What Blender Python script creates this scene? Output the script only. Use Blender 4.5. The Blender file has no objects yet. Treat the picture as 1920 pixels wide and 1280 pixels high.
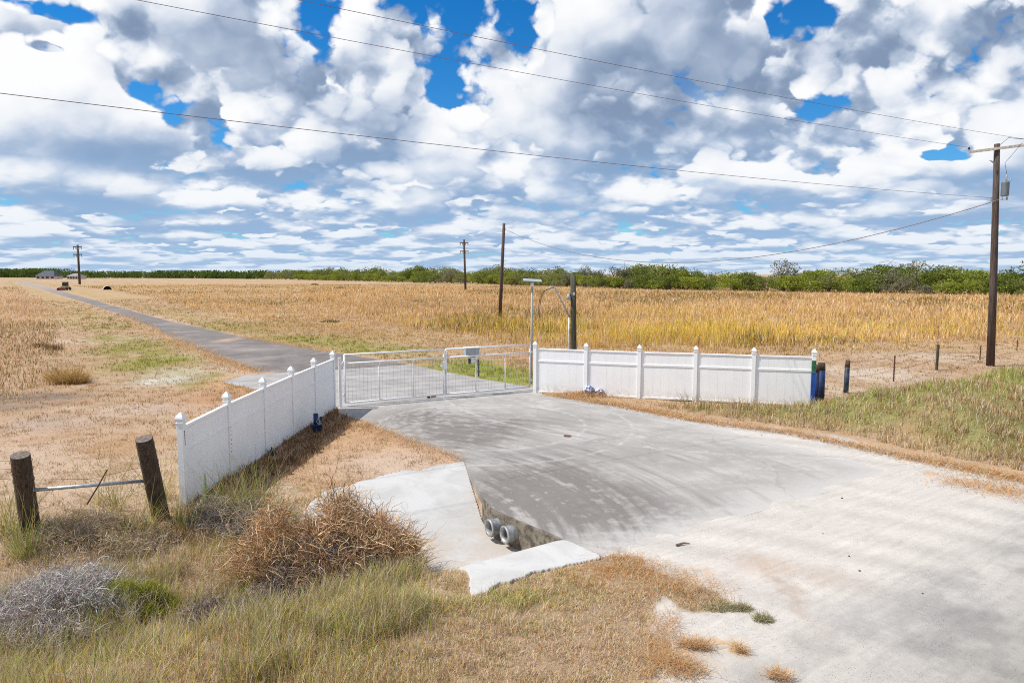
import bpy, bmesh, math, random
import numpy as np
from mathutils import Vector, Matrix
C = bpy.context.scene.collection
scn = bpy.context.scene
rnd = random.Random(7)
R = math.radians

# ------------------------------------------------------------------ camera
CAMH = 4.9
PITCH = math.atan(127.0 / 1280.0)
cam_d = bpy.data.cameras.new('camera'); cam = bpy.data.objects.new('camera', cam_d); C.objects.link(cam)
cam_d.sensor_width = 36.0; cam_d.lens = 24.0; cam_d.clip_start = 0.1; cam_d.clip_end = 9000
cam.location = (0, 0, CAMH); cam.rotation_euler = (math.pi/2 - PITCH, 0, 0)
scn.camera = cam

def ray(px, py):            # survey helper: direction of a point measured on the 1920x1280 photograph
    a = (px - 960) / 1280.0; b = -(py - 640) / 1280.0
    return Vector((a, math.cos(PITCH) + b*math.sin(PITCH), -math.sin(PITCH) + b*math.cos(PITCH)))
def G(px, py, z=0.0):       # ... met with the level z
    d = ray(px, py); t = (z - CAMH) / d.z
    return Vector((d.x*t, d.y*t, z))
def AT(px, py, Y):          # ... met with the distance Y
    d = ray(px, py); t = Y / d.y
    return Vector((d.x*t, Y, CAMH + d.z*t))
def AE(px, py):
    d = ray(px, py); return (math.atan2(d.x, d.y), math.atan2(d.z, math.hypot(d.x, d.y)))

# ------------------------------------------------------------------ sun, exposure
SUN_EL = R(54.0); SUN_AZ = R(-97.0)          # azimuth of the sun from +Y, clockwise: sun stands to the left
sd = bpy.data.lights.new('sun', 'SUN'); so = bpy.data.objects.new('sun', sd); C.objects.link(so)
sd.energy = 4.8; sd.angle = R(0.53); sd.color = (1.0, 0.955, 0.88)
sv = Vector((math.sin(SUN_AZ)*math.cos(SUN_EL), math.cos(SUN_AZ)*math.cos(SUN_EL), math.sin(SUN_EL)))
so.rotation_euler = sv.to_track_quat('Z', 'Y').to_euler(); so.location = (-20, 0, 40)
scn.view_settings.view_transform = 'Standard'; scn.view_settings.look = 'None'
scn.view_settings.exposure = 0.0; scn.view_settings.gamma = 1.0

# ------------------------------------------------------------------ node expression helper
class E:
    def __init__(s, nt, sock): s.nt = nt; s.s = sock
    def _m(s, op, *o):
        n = s.nt.nodes.new('ShaderNodeMath'); n.operation = op
        for i, v in enumerate((s,) + o):
            if isinstance(v, E): s.nt.links.new(v.s, n.inputs[i])
            else: n.inputs[i].default_value = v
        return E(s.nt, n.outputs[0])
    def __add__(s, o): return s._m('ADD', o)
    __radd__ = __add__
    def __mul__(s, o): return s._m('MULTIPLY', o)
    __rmul__ = __mul__
    def __sub__(s, o): return s._m('SUBTRACT', o)
    def __rsub__(s, o): return (s * -1.0) + o
    def __truediv__(s, o): return s._m('DIVIDE', o)
    def rdiv(s, o):
        n = s.nt.nodes.new('ShaderNodeMath'); n.operation = 'DIVIDE'; n.inputs[0].default_value = o
        s.nt.links.new(s.s, n.inputs[1]); return E(s.nt, n.outputs[0])
    def pow(s, o): return s._m('POWER', o)
    def exp(s): return s._m('EXPONENT')
    def max(s, o): return s._m('MAXIMUM', o)
    def min(s, o): return s._m('MINIMUM', o)
    def sin(s): return s._m('SINE')
    def cos(s): return s._m('COSINE')
    def step(s, a, b):      # smooth step from a to b
        n = s.nt.nodes.new('ShaderNodeMapRange'); n.interpolation_type = 'SMOOTHSTEP'
        n.inputs['From Min'].default_value = a; n.inputs['From Max'].default_value = b
        s.nt.links.new(s.s, n.inputs['Value']); return E(s.nt, n.outputs[0])
    def clamp(s): return s.max(0.0).min(1.0)
def sock(nt, v, inp):
    if isinstance(v, E): nt.links.new(v.s, inp)
    elif isinstance(v, (tuple, list)): inp.default_value = (tuple(v) + (1.0,))[:len(inp.default_value)]
    else: inp.default_value = v
def vec(nt, x, y, z=0.0):
    n = nt.nodes.new('ShaderNodeCombineXYZ')
    for i, v in enumerate((x, y, z)): sock(nt, v, n.inputs[i])
    return E(nt, n.outputs[0])
def noise(nt, v, scale, detail=4.0, rough=0.55, lac=2.0, dist=0.0, color=False, dim='3D'):
    n = nt.nodes.new('ShaderNodeTexNoise'); n.noise_dimensions = dim
    if v is not None: nt.links.new(v.s, n.inputs['Vector'])
    n.inputs['Scale'].default_value = scale; n.inputs['Detail'].default_value = detail
    n.inputs['Roughness'].default_value = rough; n.inputs['Lacunarity'].default_value = lac
    n.inputs['Distortion'].default_value = dist
    return E(nt, n.outputs['Color' if color else 'Fac'])
def mix(nt, f, a, b):
    n = nt.nodes.new('ShaderNodeMix'); n.data_type = 'RGBA'
    sock(nt, f, n.inputs['Factor']); sock(nt, a, n.inputs[6]); sock(nt, b, n.inputs[7])
    return E(nt, n.outputs[2])
def sep(nt, v):
    n = nt.nodes.new('ShaderNodeSeparateXYZ'); nt.links.new(v.s, n.inputs[0])
    return [E(nt, n.outputs[i]) for i in range(3)]

# ------------------------------------------------------------------ world: Nishita sky with cumulus field
world = bpy.data.worlds.new('World'); scn.world = world; world.use_nodes = True
wt = world.node_tree; wt.nodes.clear()
# cloud-free gaps and thick masses, as (azimuth, elevation, half width, half height, strength), surveyed on the photo
HOLES = [(285,170,60,26,1.2),(345,205,42,26,1.0),(412,262,36,30,1.1),(30,4,60,22,1.2),(110,20,50,14,1.0),(590,35,44,56,1.3),(885,26,80,34,1.2),
         (990,55,34,60,1.2),(835,165,32,34,1.2),(1505,25,60,40,1.1),(1575,12,70,30,1.1),(1628,75,40,34,1.1),(1525,205,30,26,1.1),(1575,185,34,18,1.1),
         (1800,288,44,18,1.2),(1530,312,30,18,.8),(715,15,50,22,.9),(88,90,26,8,1.1),(1740,292,30,10,1.0),(1450,30,16,40,.8)]
DARKS = [(330,50,140,56,1.1),(480,85,100,36,.9),(1250,110,180,110,1.25),(1280,235,140,26,1.2),(700,235,80,75,1.0),(700,290,120,20,1.0),
         (1830,95,110,40,.8),(210,280,120,24,.8),(330,400,120,14,.9),(1100,330,60,60,.7),(1290,345,120,22,.6),
         (60,230,60,26,.6),(390,424,150,12,1.2),(1420,398,90,12,1.2),(600,345,120,14,.7),(1000,385,110,12,.9),(1160,300,40,60,.5),
         (640,392,120,16,.7),(170,385,90,14,1.0),(1680,270,120,14,.6),(560,150,50,34,.6),(1640,372,110,10,.8),(1350,450,90,8,.8),
         (950,445,120,7,.6),(250,450,120,7,.7),(700,450,60,9,.7),(1700,430,120,8,.6),(1880,330,60,14,.9),(80,340,60,14,.6),(940,250,24,50,.3),
         (500,300,60,20,.4),(1180,410,120,9,.7),(1860,240,60,16,.5)]
LIGHTS = [(720,80,100,60,1.2),(880,200,90,60,1.0),(1510,100,44,60,1.4),(1700,180,150,50,.9),(350,250,70,36,1.2),
          (1130,180,60,22,.8),(1090,270,90,26,.9),(1010,120,40,50,1.0),(1640,40,120,40,.6),(880,130,60,50,.9),(380,350,90,18,.9),
          (1450,320,80,20,.8),(1220,385,60,14,1.0),(1400,270,50,40,.6),(120,365,50,14,.8),(440,375,80,12,.9),(840,360,50,30,.6),
          (1600,310,90,20,.8),(1740,380,90,12,.6),(1360,420,90,8,.7),(230,436,90,7,.5),(900,420,60,12,.6)]
def blobs(nt, ae, lst):
    tot = None
    for (px, py, hw, hh, s) in lst:
        a0, e0 = AE(px, py); kx = 1280.0/hw/math.cos(a0)**2; ky = 1280.0/hh/math.cos(a0)
        n = nt.nodes.new('ShaderNodeVectorMath'); n.operation = 'MULTIPLY_ADD'; nt.links.new(ae.s, n.inputs[0])
        n.inputs[1].default_value = (kx, ky, 0); n.inputs[2].default_value = (-a0*kx, -e0*ky, 0)
        d = nt.nodes.new('ShaderNodeVectorMath'); d.operation = 'DOT_PRODUCT'
        nt.links.new(n.outputs[0], d.inputs[0]); nt.links.new(n.outputs[0], d.inputs[1])
        p = nt.nodes.new('ShaderNodeMath'); p.operation = 'POWER'; p.inputs[0].default_value = math.exp(-.75)
        nt.links.new(d.outputs['Value'], p.inputs[1])
        m = nt.nodes.new('ShaderNodeMath'); m.operation = 'MULTIPLY_ADD'; nt.links.new(p.outputs[0], m.inputs[0])
        m.inputs[1].default_value = s
        if tot is None: m.inputs[2].default_value = 0.0
        else: nt.links.new(tot, m.inputs[2])
        tot = m.outputs[0]
    return E(nt, tot)
grp = bpy.data.node_groups.new('cloud_density', 'ShaderNodeTree')
for nm in ('az', 'el', 'size', 'shift'): grp.interface.new_socket(nm, in_out='INPUT', socket_type='NodeSocketFloat')
grp.interface.new_socket('height', in_out='OUTPUT', socket_type='NodeSocketFloat'); grp.interface.new_socket('smooth', in_out='OUTPUT', socket_type='NodeSocketFloat')
gi = grp.nodes.new('NodeGroupInput'); go = grp.nodes.new('NodeGroupOutput')
az = E(grp, gi.outputs[0]); el = E(grp, gi.outputs[1]); szs = E(grp, gi.outputs[2]); shf = E(grp, gi.outputs[3])
ep = el.max(0.0)
r = (ep * -1.0 + (ep * -16.0).exp() * .42).exp() * szs
P = vec(grp, az.sin() * r + shf, az.cos() * r * 1.15 - shf*.6, 0.0)
def warp(v, sc, amt, det):
    w = noise(grp, v, sc, det, .5, color=True, dim='2D')
    n = grp.nodes.new('ShaderNodeVectorMath'); n.operation = 'MULTIPLY_ADD'
    grp.links.new(w.s, n.inputs[0]); n.inputs[1].default_value = (amt, amt, 0); grp.links.new(v.s, n.inputs[2])
    return E(grp, n.outputs[0])
def puffs(v, sc):
    n = grp.nodes.new('ShaderNodeTexVoronoi'); n.voronoi_dimensions = '2D'; n.feature = 'F1'; n.inputs['Scale'].default_value = sc
    grp.links.new(v.s, n.inputs['Vector'])
    d = E(grp, n.outputs['Distance']); return (1.0 - d*d*1.9).max(0.0)
Pv = warp(P, 22.0, .030, 3)
pf = puffs(Pv, 7.0) * .22
b = pf + puffs(Pv, 16.0) * .15 + puffs(Pv, 36.0) * .085
h = noise(grp, Pv, 3.2, 7, .56, dim='2D') * 1.35 + b - .47
sm_ = noise(grp, Pv, 3.2, 1.3, .5, dim='2D') * 1.35 + pf + puffs(Pv, 16.0) * .07
grp.links.new(h.s, go.inputs[0]); grp.links.new(sm_.s, go.inputs[1])

tc = wt.nodes.new('ShaderNodeTexCoord')
x, y, z = sep(wt, E(wt, tc.outputs['Generated']))
az = x._m('ARCTAN2', y); el = z._m('ARCSINE')
def dens(a, l, size, shift):
    n = wt.nodes.new('ShaderNodeGroup'); n.node_tree = grp
    for i, q in enumerate((a, l, size, shift)): sock(wt, q, n.inputs[i])
    return E(wt, n.outputs[0]), E(wt, n.outputs[1])
sz = el.max(0.0) + .05
ae = vec(wt, az, el, 0.0)
holes = blobs(wt, ae, HOLES)
tone = blobs(wt, ae, [d[:4] + (-.36*d[4],) for d in DARKS] + [l[:4] + (.07*l[4],) for l in LIGHTS])
def layer(size, shift, th, off, k, soft):
    h0, s0 = dens(az, el, size, shift); h1, s1 = dens(az - sz*off*.6, el + sz*off, size, shift)
    sl = (s0 - s1)*1.05 + (h0 - h1)*.72
    alpha = ((h0 - .5)*3.0 + .5 - th - holes*.95).step(0.0, soft)
    return h0, sl*k + (h0 - s0 + .47)*.30, alpha
hb, sb, ab = layer(2.5, 3.1, -.60, .09, 2.0, .50)
hm, sm, am = layer(1.5, 9.7, .22, .11, 2.0, .26)
hf, sf, af = layer(.85, 21.3, .30, .17, 1.9, .26)
upper = el.step(.03, .14)
# each bank of cloud is bright where it faces the light and greys towards its base; nearer banks stand before farther ones
def lm(sl, hh, th): return sl + .60 + tone - (hh - .5 - th/3.0).max(0.0)*.50
lum = lm(sb, hb, -.6) - .10
am = am * (1.0 - tone.step(-.15, -.42)*.55); 
def mixf(f, a, b_): return a + (b_ - a)*f
lum = mixf(am, lum, lm(sm, hm, .22) + .04)
lum = mixf(af*upper, lum, lm(sf, hf, .30) + .04)
low_l = lum.clamp()
lum = ((lum + .25) * .62).clamp()
cover = ab.max(am).max(af*upper) * (1.0 - el.step(.55, .85)*.6)  # unseen cloud high overhead is thinned to lower the ambient light
ramp = wt.nodes.new('ShaderNodeValToRGB'); wt.links.new(lum.s, ramp.inputs[0])
cr = ramp.color_ramp; cr.interpolation = 'B_SPLINE'
for i, (p, c) in enumerate([(0.0, (.21,.29,.44)), (.26, (.30,.39,.54)), (.46, (.53,.61,.75)), (.61, (.76,.81,.89)), (.76, (.91,.93,.96)), (1.0, (1.03,1.03,1.03))]):
    el_ = cr.elements[i] if i < 2 else cr.elements.new(p)
    el_.position = p; el_.color = c + (1.0,)
cloud = E(wt, ramp.outputs[0])
cloud = mix(wt, (1.0 - low_l*1.1).clamp() * el.step(.24, .08) * .7, cloud, (.26, .45, .73))
# far-off clouds take the colour of the air in front of them
air = (el.max(0.0) * -14.0).exp()
cloud = mix(wt, air*.62, cloud, (.50, .66, .86))
sky = wt.nodes.new('ShaderNodeTexSky'); sky.sky_type = 'NISHITA'; sky.sun_disc = False
sky.sun_elevation = SUN_EL; sky.sun_rotation = SUN_AZ; sky.altitude = 50; sky.air_density = 1.0; sky.dust_density = .4; sky.ozone_density = 3.0
hs = wt.nodes.new('ShaderNodeHueSaturation'); hs.inputs['Saturation'].default_value = 2.9; hs.inputs['Value'].default_value = 1.15
wt.links.new(sky.outputs[0], hs.inputs['Color'])
tn = wt.nodes.new('ShaderNodeVectorMath'); tn.operation = 'MULTIPLY'; wt.links.new(hs.outputs[0], tn.inputs[0]); tn.inputs[1].default_value = (.15, 1.02, 1.15)
clear = mix(wt, (el.max(0.0) * -9.0).exp(), E(wt, tn.outputs[0]), (3.9, 6.1, 8.6))
sc10 = wt.nodes.new('ShaderNodeVectorMath'); sc10.operation = 'SCALE'; wt.links.new(cloud.s, sc10.inputs[0]); sc10.inputs['Scale'].default_value = 10.0
col = mix(wt, cover, clear, E(wt, sc10.outputs[0]))
bg = wt.nodes.new('ShaderNodeBackground'); bg.inputs['Strength'].default_value = 0.1
wt.links.new(col.s, bg.inputs['Color'])
wo = wt.nodes.new('ShaderNodeOutputWorld'); wt.links.new(bg.outputs[0], wo.inputs['Surface'])
world.cycles.sampling_method = 'NONE'
scn.cycles.max_bounces = 6; scn.cycles.diffuse_bounces = 2; scn.cycles.use_denoising = False
scn.cycles.filter_width = 1.05; scn.cycles.use_adaptive_sampling = True; scn.cycles.adaptive_threshold = 0.005

# ================================================================== numpy helpers
NR = np.random.RandomState(11)
def _hash(ix, iy, seed):
    h = (ix.astype(np.int64)*374761393 + iy.astype(np.int64)*668265263 + seed*1442695041) & 0xffffffff
    h = ((h ^ (h >> 13)) * 1274126177) & 0xffffffff
    return ((h ^ (h >> 16)) & 0xffffff) / float(0xffffff)
def vnoise(x, y, seed=0):
    ix = np.floor(x); iy = np.floor(y); fx = x-ix; fy = y-iy
    fx = fx*fx*(3-2*fx); fy = fy*fy*(3-2*fy)
    a = _hash(ix, iy, seed); b = _hash(ix+1, iy, seed); c = _hash(ix, iy+1, seed); d = _hash(ix+1, iy+1, seed)
    return (a*(1-fx)+b*fx)*(1-fy) + (c*(1-fx)+d*fx)*fy
def fbm(x, y, f, o=4, seed=0):
    s = 0; a = .5; t = 0
    for i in range(o):
        s = s + a*vnoise(x*f + i*17.3, y*f - i*9.1, seed+i); t += a; a *= .55; f *= 2.03
    return s/t
def sst(v, a, b):
    t = np.clip((v-a)/(b-a), 0, 1); return t*t*(3-2*t)
def sdist(x, y, poly):          # signed distance to a polygon, positive inside
    n = len(poly); best = np.full(np.shape(x), 1e18); inside = np.zeros(np.shape(x), bool)
    for i in range(n):
        ax, ay = poly[i]; bx, by = poly[(i+1) % n]
        ex, ey = bx-ax, by-ay; wx, wy = x-ax, y-ay
        t = np.clip((wx*ex + wy*ey)/(ex*ex+ey*ey+1e-12), 0, 1)
        best = np.minimum(best, (wx-ex*t)**2 + (wy-ey*t)**2)
        if ay != by:
            c = ((ay > y) != (by > y)) & (x < (bx-ax)*(y-ay)/(by-ay) + ax)
            inside ^= c
    d = np.sqrt(best); return np.where(inside, d, -d)
def GP(lst, z=0.0): return [tuple(G(px, py, z)[:2]) for px, py in lst]
def ellip(x, y, px, py, hw, hh):    # soft patch, 1 at its middle, measured on the photo and laid on the ground
    c = G(px, py); w = (G(px+hw, py)-c).length; d = abs(G(px, py-hh).y - G(px, py+hh).y)/2
    return np.exp(-(((x-c.x)/w)**2 + ((y-c.y)/d)**2))

# ================================================================== plan of the place
SLAB = [(1.15, 29.1), (1.25, 27.35), (2.6, 26.1), (4.0, 24.9), (6.04, 22.38), (7.9, 19.6), (9.6, 16.6), (1.57, 11.42), (0.85, 12.39), (-0.39, 13.84),
        (-0.62, 14.52), (-1.27, 17.66), (-2.9, 19.7), (-4.71, 21.97), (-6.1, 23.75), (-6.45, 24.9)]
INNER = [(-6.45, 24.9), (1.15, 29.1), (-1.0, 31.1), (-5.6, 36.6), (-9.2, 34.5), (-12.9, 33.0), (-13.2, 30.6), (-10.0, 28.0)]
FARM_L = [(-8.0, 33.6)] + GP([(480,698),(395,668),(350,648),(325,636),(292,616),(225,590),(160,567),(112,552),(62,538),(30,530)]) + [(-560, 800)]
FARM_R = [(-553, 806)] + GP([(40,527),(72,533),(150,554),(212,573),(300,597),(375,614),(460,632),(560,650),(620,659)]) + [(-5.7, 36.7)]
FARM = FARM_L + FARM_R
# gravel: from the drive's flare to the county road the camera hovers over
GRAVEL = GP([(1130,1042),(1200,1040),(1262,1092),(1345,1108),(1395,1142),(1300,1148),(1240,1118),(1228,1150),(1240,1215),(1215,1280)]) + \
         [(1.2, 4.5), (-2, 2), (-30, -19), (-30, -60), (70, -60), (70, 47), (22, 19.6)] + GP([(1920,905),(1800,872),(1700,850),(1560,815),(1420,800),(1300,788)]) + [(6.6, 19.6), (8.2, 17.0), (5.0, 15.0), (1.9, 12.2)]
COUNTY = [(2.4, 7.0), (9.6, 12.0), (24, 22), (70, 54), (90, 30), (10, -30), (-50, -60), (-40, -24)]
AX, AY = .83, .56
def to_st(x, y): return (x*-AY + (y-13.0)*AX, x*AX + (y-13.0)*AY)     # across, along the ditch
def height(x, y):
    s, t = to_st(x, y)
    dep = np.where(s > 0, 1-sst(s, .35, 5.6), 1-sst(-s, -.1, 1.4))
    dep = dep * (1 - sst(x, 2.2, 3.2))
    ds = sdist(x, y, SLAB)
    z = -.62*dep*(1-sst(ds, -.02, .12))
    z = z + .10*(fbm(x, y, .35, 3, 5)-.5)*sst(-ds, .1, 2.0) * (1-sst(sdist(x, y, GRAVEL), -.5, .3))
    z = z + .03*(fbm(x, y, 2.2, 3, 8)-.5)*sst(-ds, .3, 1.5)*(1-sst(sdist(x, y, GRAVEL), -.2, .3))
    # grassy bank on the right, between the drive and the wire fence
    bank = sst(sdist(x, y, BANK), 0, 3.5)
    z = z + bank*(.80 + .35*sst(x, 12, 24) + 1.1*(fbm(x, y, .25, 3, 3)-.5) + .30*(fbm(x, y, 1.3, 2, 4)-.5))
    r = np.hypot(x, y)
    z = z + sst(r, 60, 160)*0.7*(fbm(x, y, .012, 3, 21)-.5)
    gv = sst(sdist(x, y, GRAVEL), -.1, .15)*sst(x, 1.6, 2.2)
    z = z + gv*(.008 + .030*(fbm(x, y, 1.6, 4, 12)-.5))*(1-sst(ds, .0, .75)) - gv*.03*sst(ds, .1, .8)
    z = np.where(ds > np.where(gv > .5, .9, .4), -.14, z)
    di = sdist(x, y, INNER); z = np.where(di > .05, -.12, z)
    return z
BANK = GP([(1190,757),(1300,776),(1430,797),(1560,812),(1700,845),(1930,890)]) + [(40, 30), (75, 50), (70, 60), (31, 37.2), (22, 30.6), (12.2, 25.6), (9.4, 24.8)]

# ------------------------------------------------------------------ zones and their colours
def mixc(c, m, col):
    m = m[:, None]; return c*(1-m) + np.array(col)[None, :]*m
def ground_colour(x, y):
    wx = x + .5*(fbm(x, y, 1.3, 3, 31)-.5) + .15*(fbm(x, y, 6, 2, 32)-.5); wy = y + .5*(fbm(x, y, 1.3, 3, 41)-.5) + .15*(fbm(x, y, 6, 2, 42)-.5)
    n1 = fbm(x, y, .22, 4, 51); n2 = fbm(x, y, 1.1, 4, 52); n3 = fbm(x, y, 5.5, 3, 53); r = np.hypot(x, y)
    c = np.tile(np.array([.41, .275, .17]), (len(x), 1))
    c = mixc(c, sst(n1, .42, .70)*.75, (.49, .375, .28))
    c = mixc(c, sst(n2, .50, .75)*.65, (.28, .17, .085))
    c = mixc(c, sst(n3, .5, .8)*.4, (.52, .41, .30))
    # mown strip along the farm road: greener, then pinkish hay on the far left
    dl = -sdist(wx, wy, FARM)
    c = mixc(c, (1-sst(dl, .1, .8))*.7, (.50, .33, .20))
    left = (x < -10) & (x*.79 + y*.61 < -sst(r, 0, 1)*0 + 14.5)
    c = mixc(c, sst(n2*.6+n1*.4, .40, .62)*sst(dl, .8, 2.0)*(1-sst(dl, 3.5, 7))*.75, (.22, .22, .035))
    for (px, py, hw, hh, col, s) in [
        (290,680,60,14,(.22,.23,.03),.9), (250,650,50,12,(.24,.22,.05),.7), (310,712,46,9,(.55,.52,.47),1.0), (330,695,50,8,(.46,.42,.32),.7),
        (60,745,90,9,(.15,.125,.11),.9), (15,765,60,7,(.17,.14,.12),.8), (120,790,90,12,(.44,.36,.31),.8), (270,765,60,9,(.47,.38,.31),.9), (60,800,60,12,(.38,.33,.30),.6),
        (180,800,160,26,(.42,.27,.16),.5), (240,830,70,20,(.36,.19,.075),.7), (430,740,60,20,(.42,.21,.10),.7),
        (450,715,60,14,(.55,.30,.17),.7), (560,640,170,14,(.25,.22,.04),.8), (460,612,90,8,(.24,.22,.04),.8), (700,655,70,9,(.24,.23,.04),.7),
        (950,705,60,22,(.22,.27,.02),1.0), (880,690,90,14,(.23,.26,.03),1.0), (980,680,40,12,(.45,.22,.11),.8)]:
        c = mixc(c, np.clip(ellip(wx, wy, px, py, hw, hh)*1.5, 0, 1)*s*(.55+.9*(n3-.3)).clip(0, 1), col)
    # field beyond
    for (px, py, hw, hh, col, k_) in [(1640,700,90,14,(.52,.44,.36),.8), (1760,668,120,10,(.50,.40,.31),.7), (1600,735,50,14,(.5,.42,.3),.8), (1450,640,200,8,(.36,.19,.10),.5), (1300,655,220,6,(.38,.21,.12),.6), (1100,668,120,8,(.40,.22,.12),.6), (1720,655,120,6,(.3,.17,.09),.5)]:
        c = mixc(c, np.clip(ellip(wx, wy, px, py, hw, hh)*1.4*(.3+1.2*n3), 0, 1)*k_, col)
    f = sst(y + .42*x, 38, 52) * (dl > 1.2)*(x > -200)
    c = mixc(c, f*sst(n1, .35, .65)*.6, (.44, .30, .15))
    c = mixc(c, f*sst(fbm(x, y*1.8, .05, 4, 61), .5, .72)*.6, (.33, .20, .085))
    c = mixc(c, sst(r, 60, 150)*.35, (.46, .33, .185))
    # between gate slab, left fence and the apron: straw, then pale dirt
    d = sdist(wx, wy, GP([(640,790),(700,790),(880,866),(620,915),(560,930),(500,880)]))
    c = mixc(c, sst(d, -.2, .3)*.8, (.48, .30, .17)); 
    c = mixc(c, np.clip(ellip(wx, wy, 730, 870, 110, 26)*1.3, 0, 1)*.8, (.52, .40, .31))
    s, t = to_st(wx, wy)
    c = mixc(c, (1-sst(np.abs(s+.2), .5, 1.3))*(t < .6)*sst(t, -5.0, -2.5)*.9, (.40, .31, .23))
    # roadside bottom left: thatch and soil under grass
    rs = sst(-s, 1.6, 3.0)*(t < 2)
    c = mixc(c, rs*.8, (.33, .235, .14)); c = mixc(c, rs*sst(n2, .5, .7)*.5, (.22, .20, .07))
    # straw drift along the far edge of the drive
    d = sdist(wx, wy, GP([(1040,742),(1100,728),(1150,740),(1300,752),(1520,758),(1560,745),(1640,800),(1930,870),(1930,900),(1700,850),(1560,815),(1420,800),(1300,788),(1200,765)]))
    c = mixc(c, sst(d, -.1, .25)*.7, (.44, .30, .185)); c = mixc(c, sst(d, .8, 1.6)*.8, (.30, .20, .09))
    bk = sst(sdist(wx, wy, BANK), .2, 1.5)
    c = mixc(c, bk, (.30, .215, .11)); c = mixc(c, bk*sst(n1, .4, .6)*.7, (.21, .22, .07))
    g = sst(sdist(wx, wy, GRAVEL), -.12, .15)
    cal = np.tile(np.array([.535, .495, .445]), (len(x), 1)); cal = cal*(.90+.20*n2)[:, None]
    # wheel tracks sweeping from the road into the drive
    rr = np.hypot(x-(-2.0), y-(1.5)); tr = .5+.5*np.sin(rr*5.5 + 2.0*fbm(x, y, .5, 2, 71))
    cal = cal*(1 - .16*tr*sst(n2, .3, .6))[:, None]
    for (px, py, hw, hh, col, k) in [(1500,985,130,16,(.50,.46,.42),.5), (1465,1100,16,60,(.40,.33,.27),.7), (1560,1085,50,22,(.46,.39,.33),.6), (1440,1060,50,14,(.48,.37,.29),.5),
        (1300,1215,45,12,(.44,.33,.22),.6), (1265,1250,60,26,(.46,.34,.22),.6), (1385,1222,14,9,(.45,.28,.1),1.0), (1460,1275,30,10,(.46,.34,.22),.6), (1745,887,22,3,(.50,.36,.24),1.0),
        (1800,903,34,6,(.45,.32,.22),1.0), (1890,925,40,12,(.45,.33,.23),1.0), (1870,880,50,5,(.5,.27,.13),1.0), (1640,1155,90,30,(.40,.38,.36),.5), (1760,1120,60,30,(.42,.40,.37),.5), (1350,1205,30,7,(.48,.33,.18),.9)]:
        cal = mixc(cal, np.clip(ellip(wx, wy, px, py, hw, hh)*1.4*(.35+1.3*n3), 0, 1)*k, col)
    dc = sdist(wx, wy, COUNTY)
    cal = mixc(cal, sst(dc, -1.4, .6)*(.35+.65*sst(n2, .38, .62))*.75, (.22, .215, .205)); cal = mixc(cal, sst(dc, .0, 2.2)*.85, (.25, .235, .21))
    # straw washed against the gravel by the grass point
    cal = mixc(cal, np.clip(ellip(wx, wy, 1290, 1085, 60, 14)*1.2, 0, 1)*.6*sst(n3, .3, .6), (.55, .36, .22))
    c = c*(1-g[:, None]) + cal*g[:, None]
    fr = sst(sdist(x+.8*(wx-x), y+.8*(wy-y), FARM), -.12, .12)
    asph = np.tile(np.array([.17, .148, .135]), (len(x), 1))*(.80+.45*fbm(x, y, .9, 4, 81))[:, None]
    # paler wheel ruts down the farm road
    asph = mixc(asph, np.clip(ellip(x, y, 430, 636, 16, 5), 0, 1)*.8, (.50, .34, .22))
    asph = mixc(asph, np.clip(ellip(x, y, 470, 655, 40, 3.0), 0, 1)*.5, (.40, .35, .31))
    asph = mixc(asph, sst(fbm(x, y, .35, 4, 83), .5, .66)*.5, (.30, .26, .235)); asph = mixc(asph, sst(fbm(x, y, .6, 3, 84), .56, .7)*.5, (.115, .10, .095))
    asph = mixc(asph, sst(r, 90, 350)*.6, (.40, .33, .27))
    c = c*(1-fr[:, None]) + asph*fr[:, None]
    return np.clip(c, .01, .9), g, fr

# ------------------------------------------------------------------ materials
def new_mat(name):
    m = bpy.data.materials.new(name); m.use_nodes = True; nt = m.node_tree; nt.nodes.clear()
    b = nt.nodes.new('ShaderNodeBsdfPrincipled'); o = nt.nodes.new('ShaderNodeOutputMaterial'); nt.links.new(b.outputs[0], o.inputs[0])
    return m, nt, b
def pos(nt, obj=False):
    if obj:
        t = nt.nodes.new('ShaderNodeTexCoord'); return E(nt, t.outputs['Object'])
    g = nt.nodes.new('ShaderNodeNewGeometry'); return E(nt, g.outputs['Position'])
def attr(nt, name):
    a = nt.nodes.new('ShaderNodeAttribute'); a.attribute_name = name; return E(nt, a.outputs['Color'])
def bump(nt, b, h, strength=.3, dist=.02):
    n = nt.nodes.new('ShaderNodeBump'); n.inputs['Strength'].default_value = strength; n.inputs['Distance'].default_value = dist
    nt.links.new(h.s, n.inputs['Height']); nt.links.new(n.outputs[0], b.inputs['Normal'])
def mulc(nt, c, f):
    n = nt.nodes.new('ShaderNodeVectorMath'); n.operation = 'SCALE'; nt.links.new(c.s, n.inputs[0]); nt.links.new(f.s, n.inputs['Scale']); return E(nt, n.outputs[0])
def simple(name, col, var=.12, sc=8.0, rough=.7, metal=0.0, bs=.15, obj=True, col2=None):
    m, nt, b = new_mat(name); p = pos(nt, obj)
    n = noise(nt, p, sc, 5, .6)
    c = mix(nt, n.step(.35, .65), tuple(v*(1-var) for v in col), col2 if col2 else tuple(min(1, v*(1+var)) for v in col))
    nt.links.new(c.s, b.inputs['Base Color']); b.inputs['Roughness'].default_value = rough; b.inputs['Metallic'].default_value = metal
    if bs: bump(nt, b, noise(nt, p, sc*4, 3, .6), bs, .01)
    return m
mg, nt, b = new_mat('soil_and_thatch')
p = pos(nt); c = attr(nt, 'soil')
n1 = noise(nt, p, 14.0, 4, .65); n2 = noise(nt, p, 60.0, 3, .7); n3 = noise(nt, p, 2.0, 4, .6)
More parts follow.
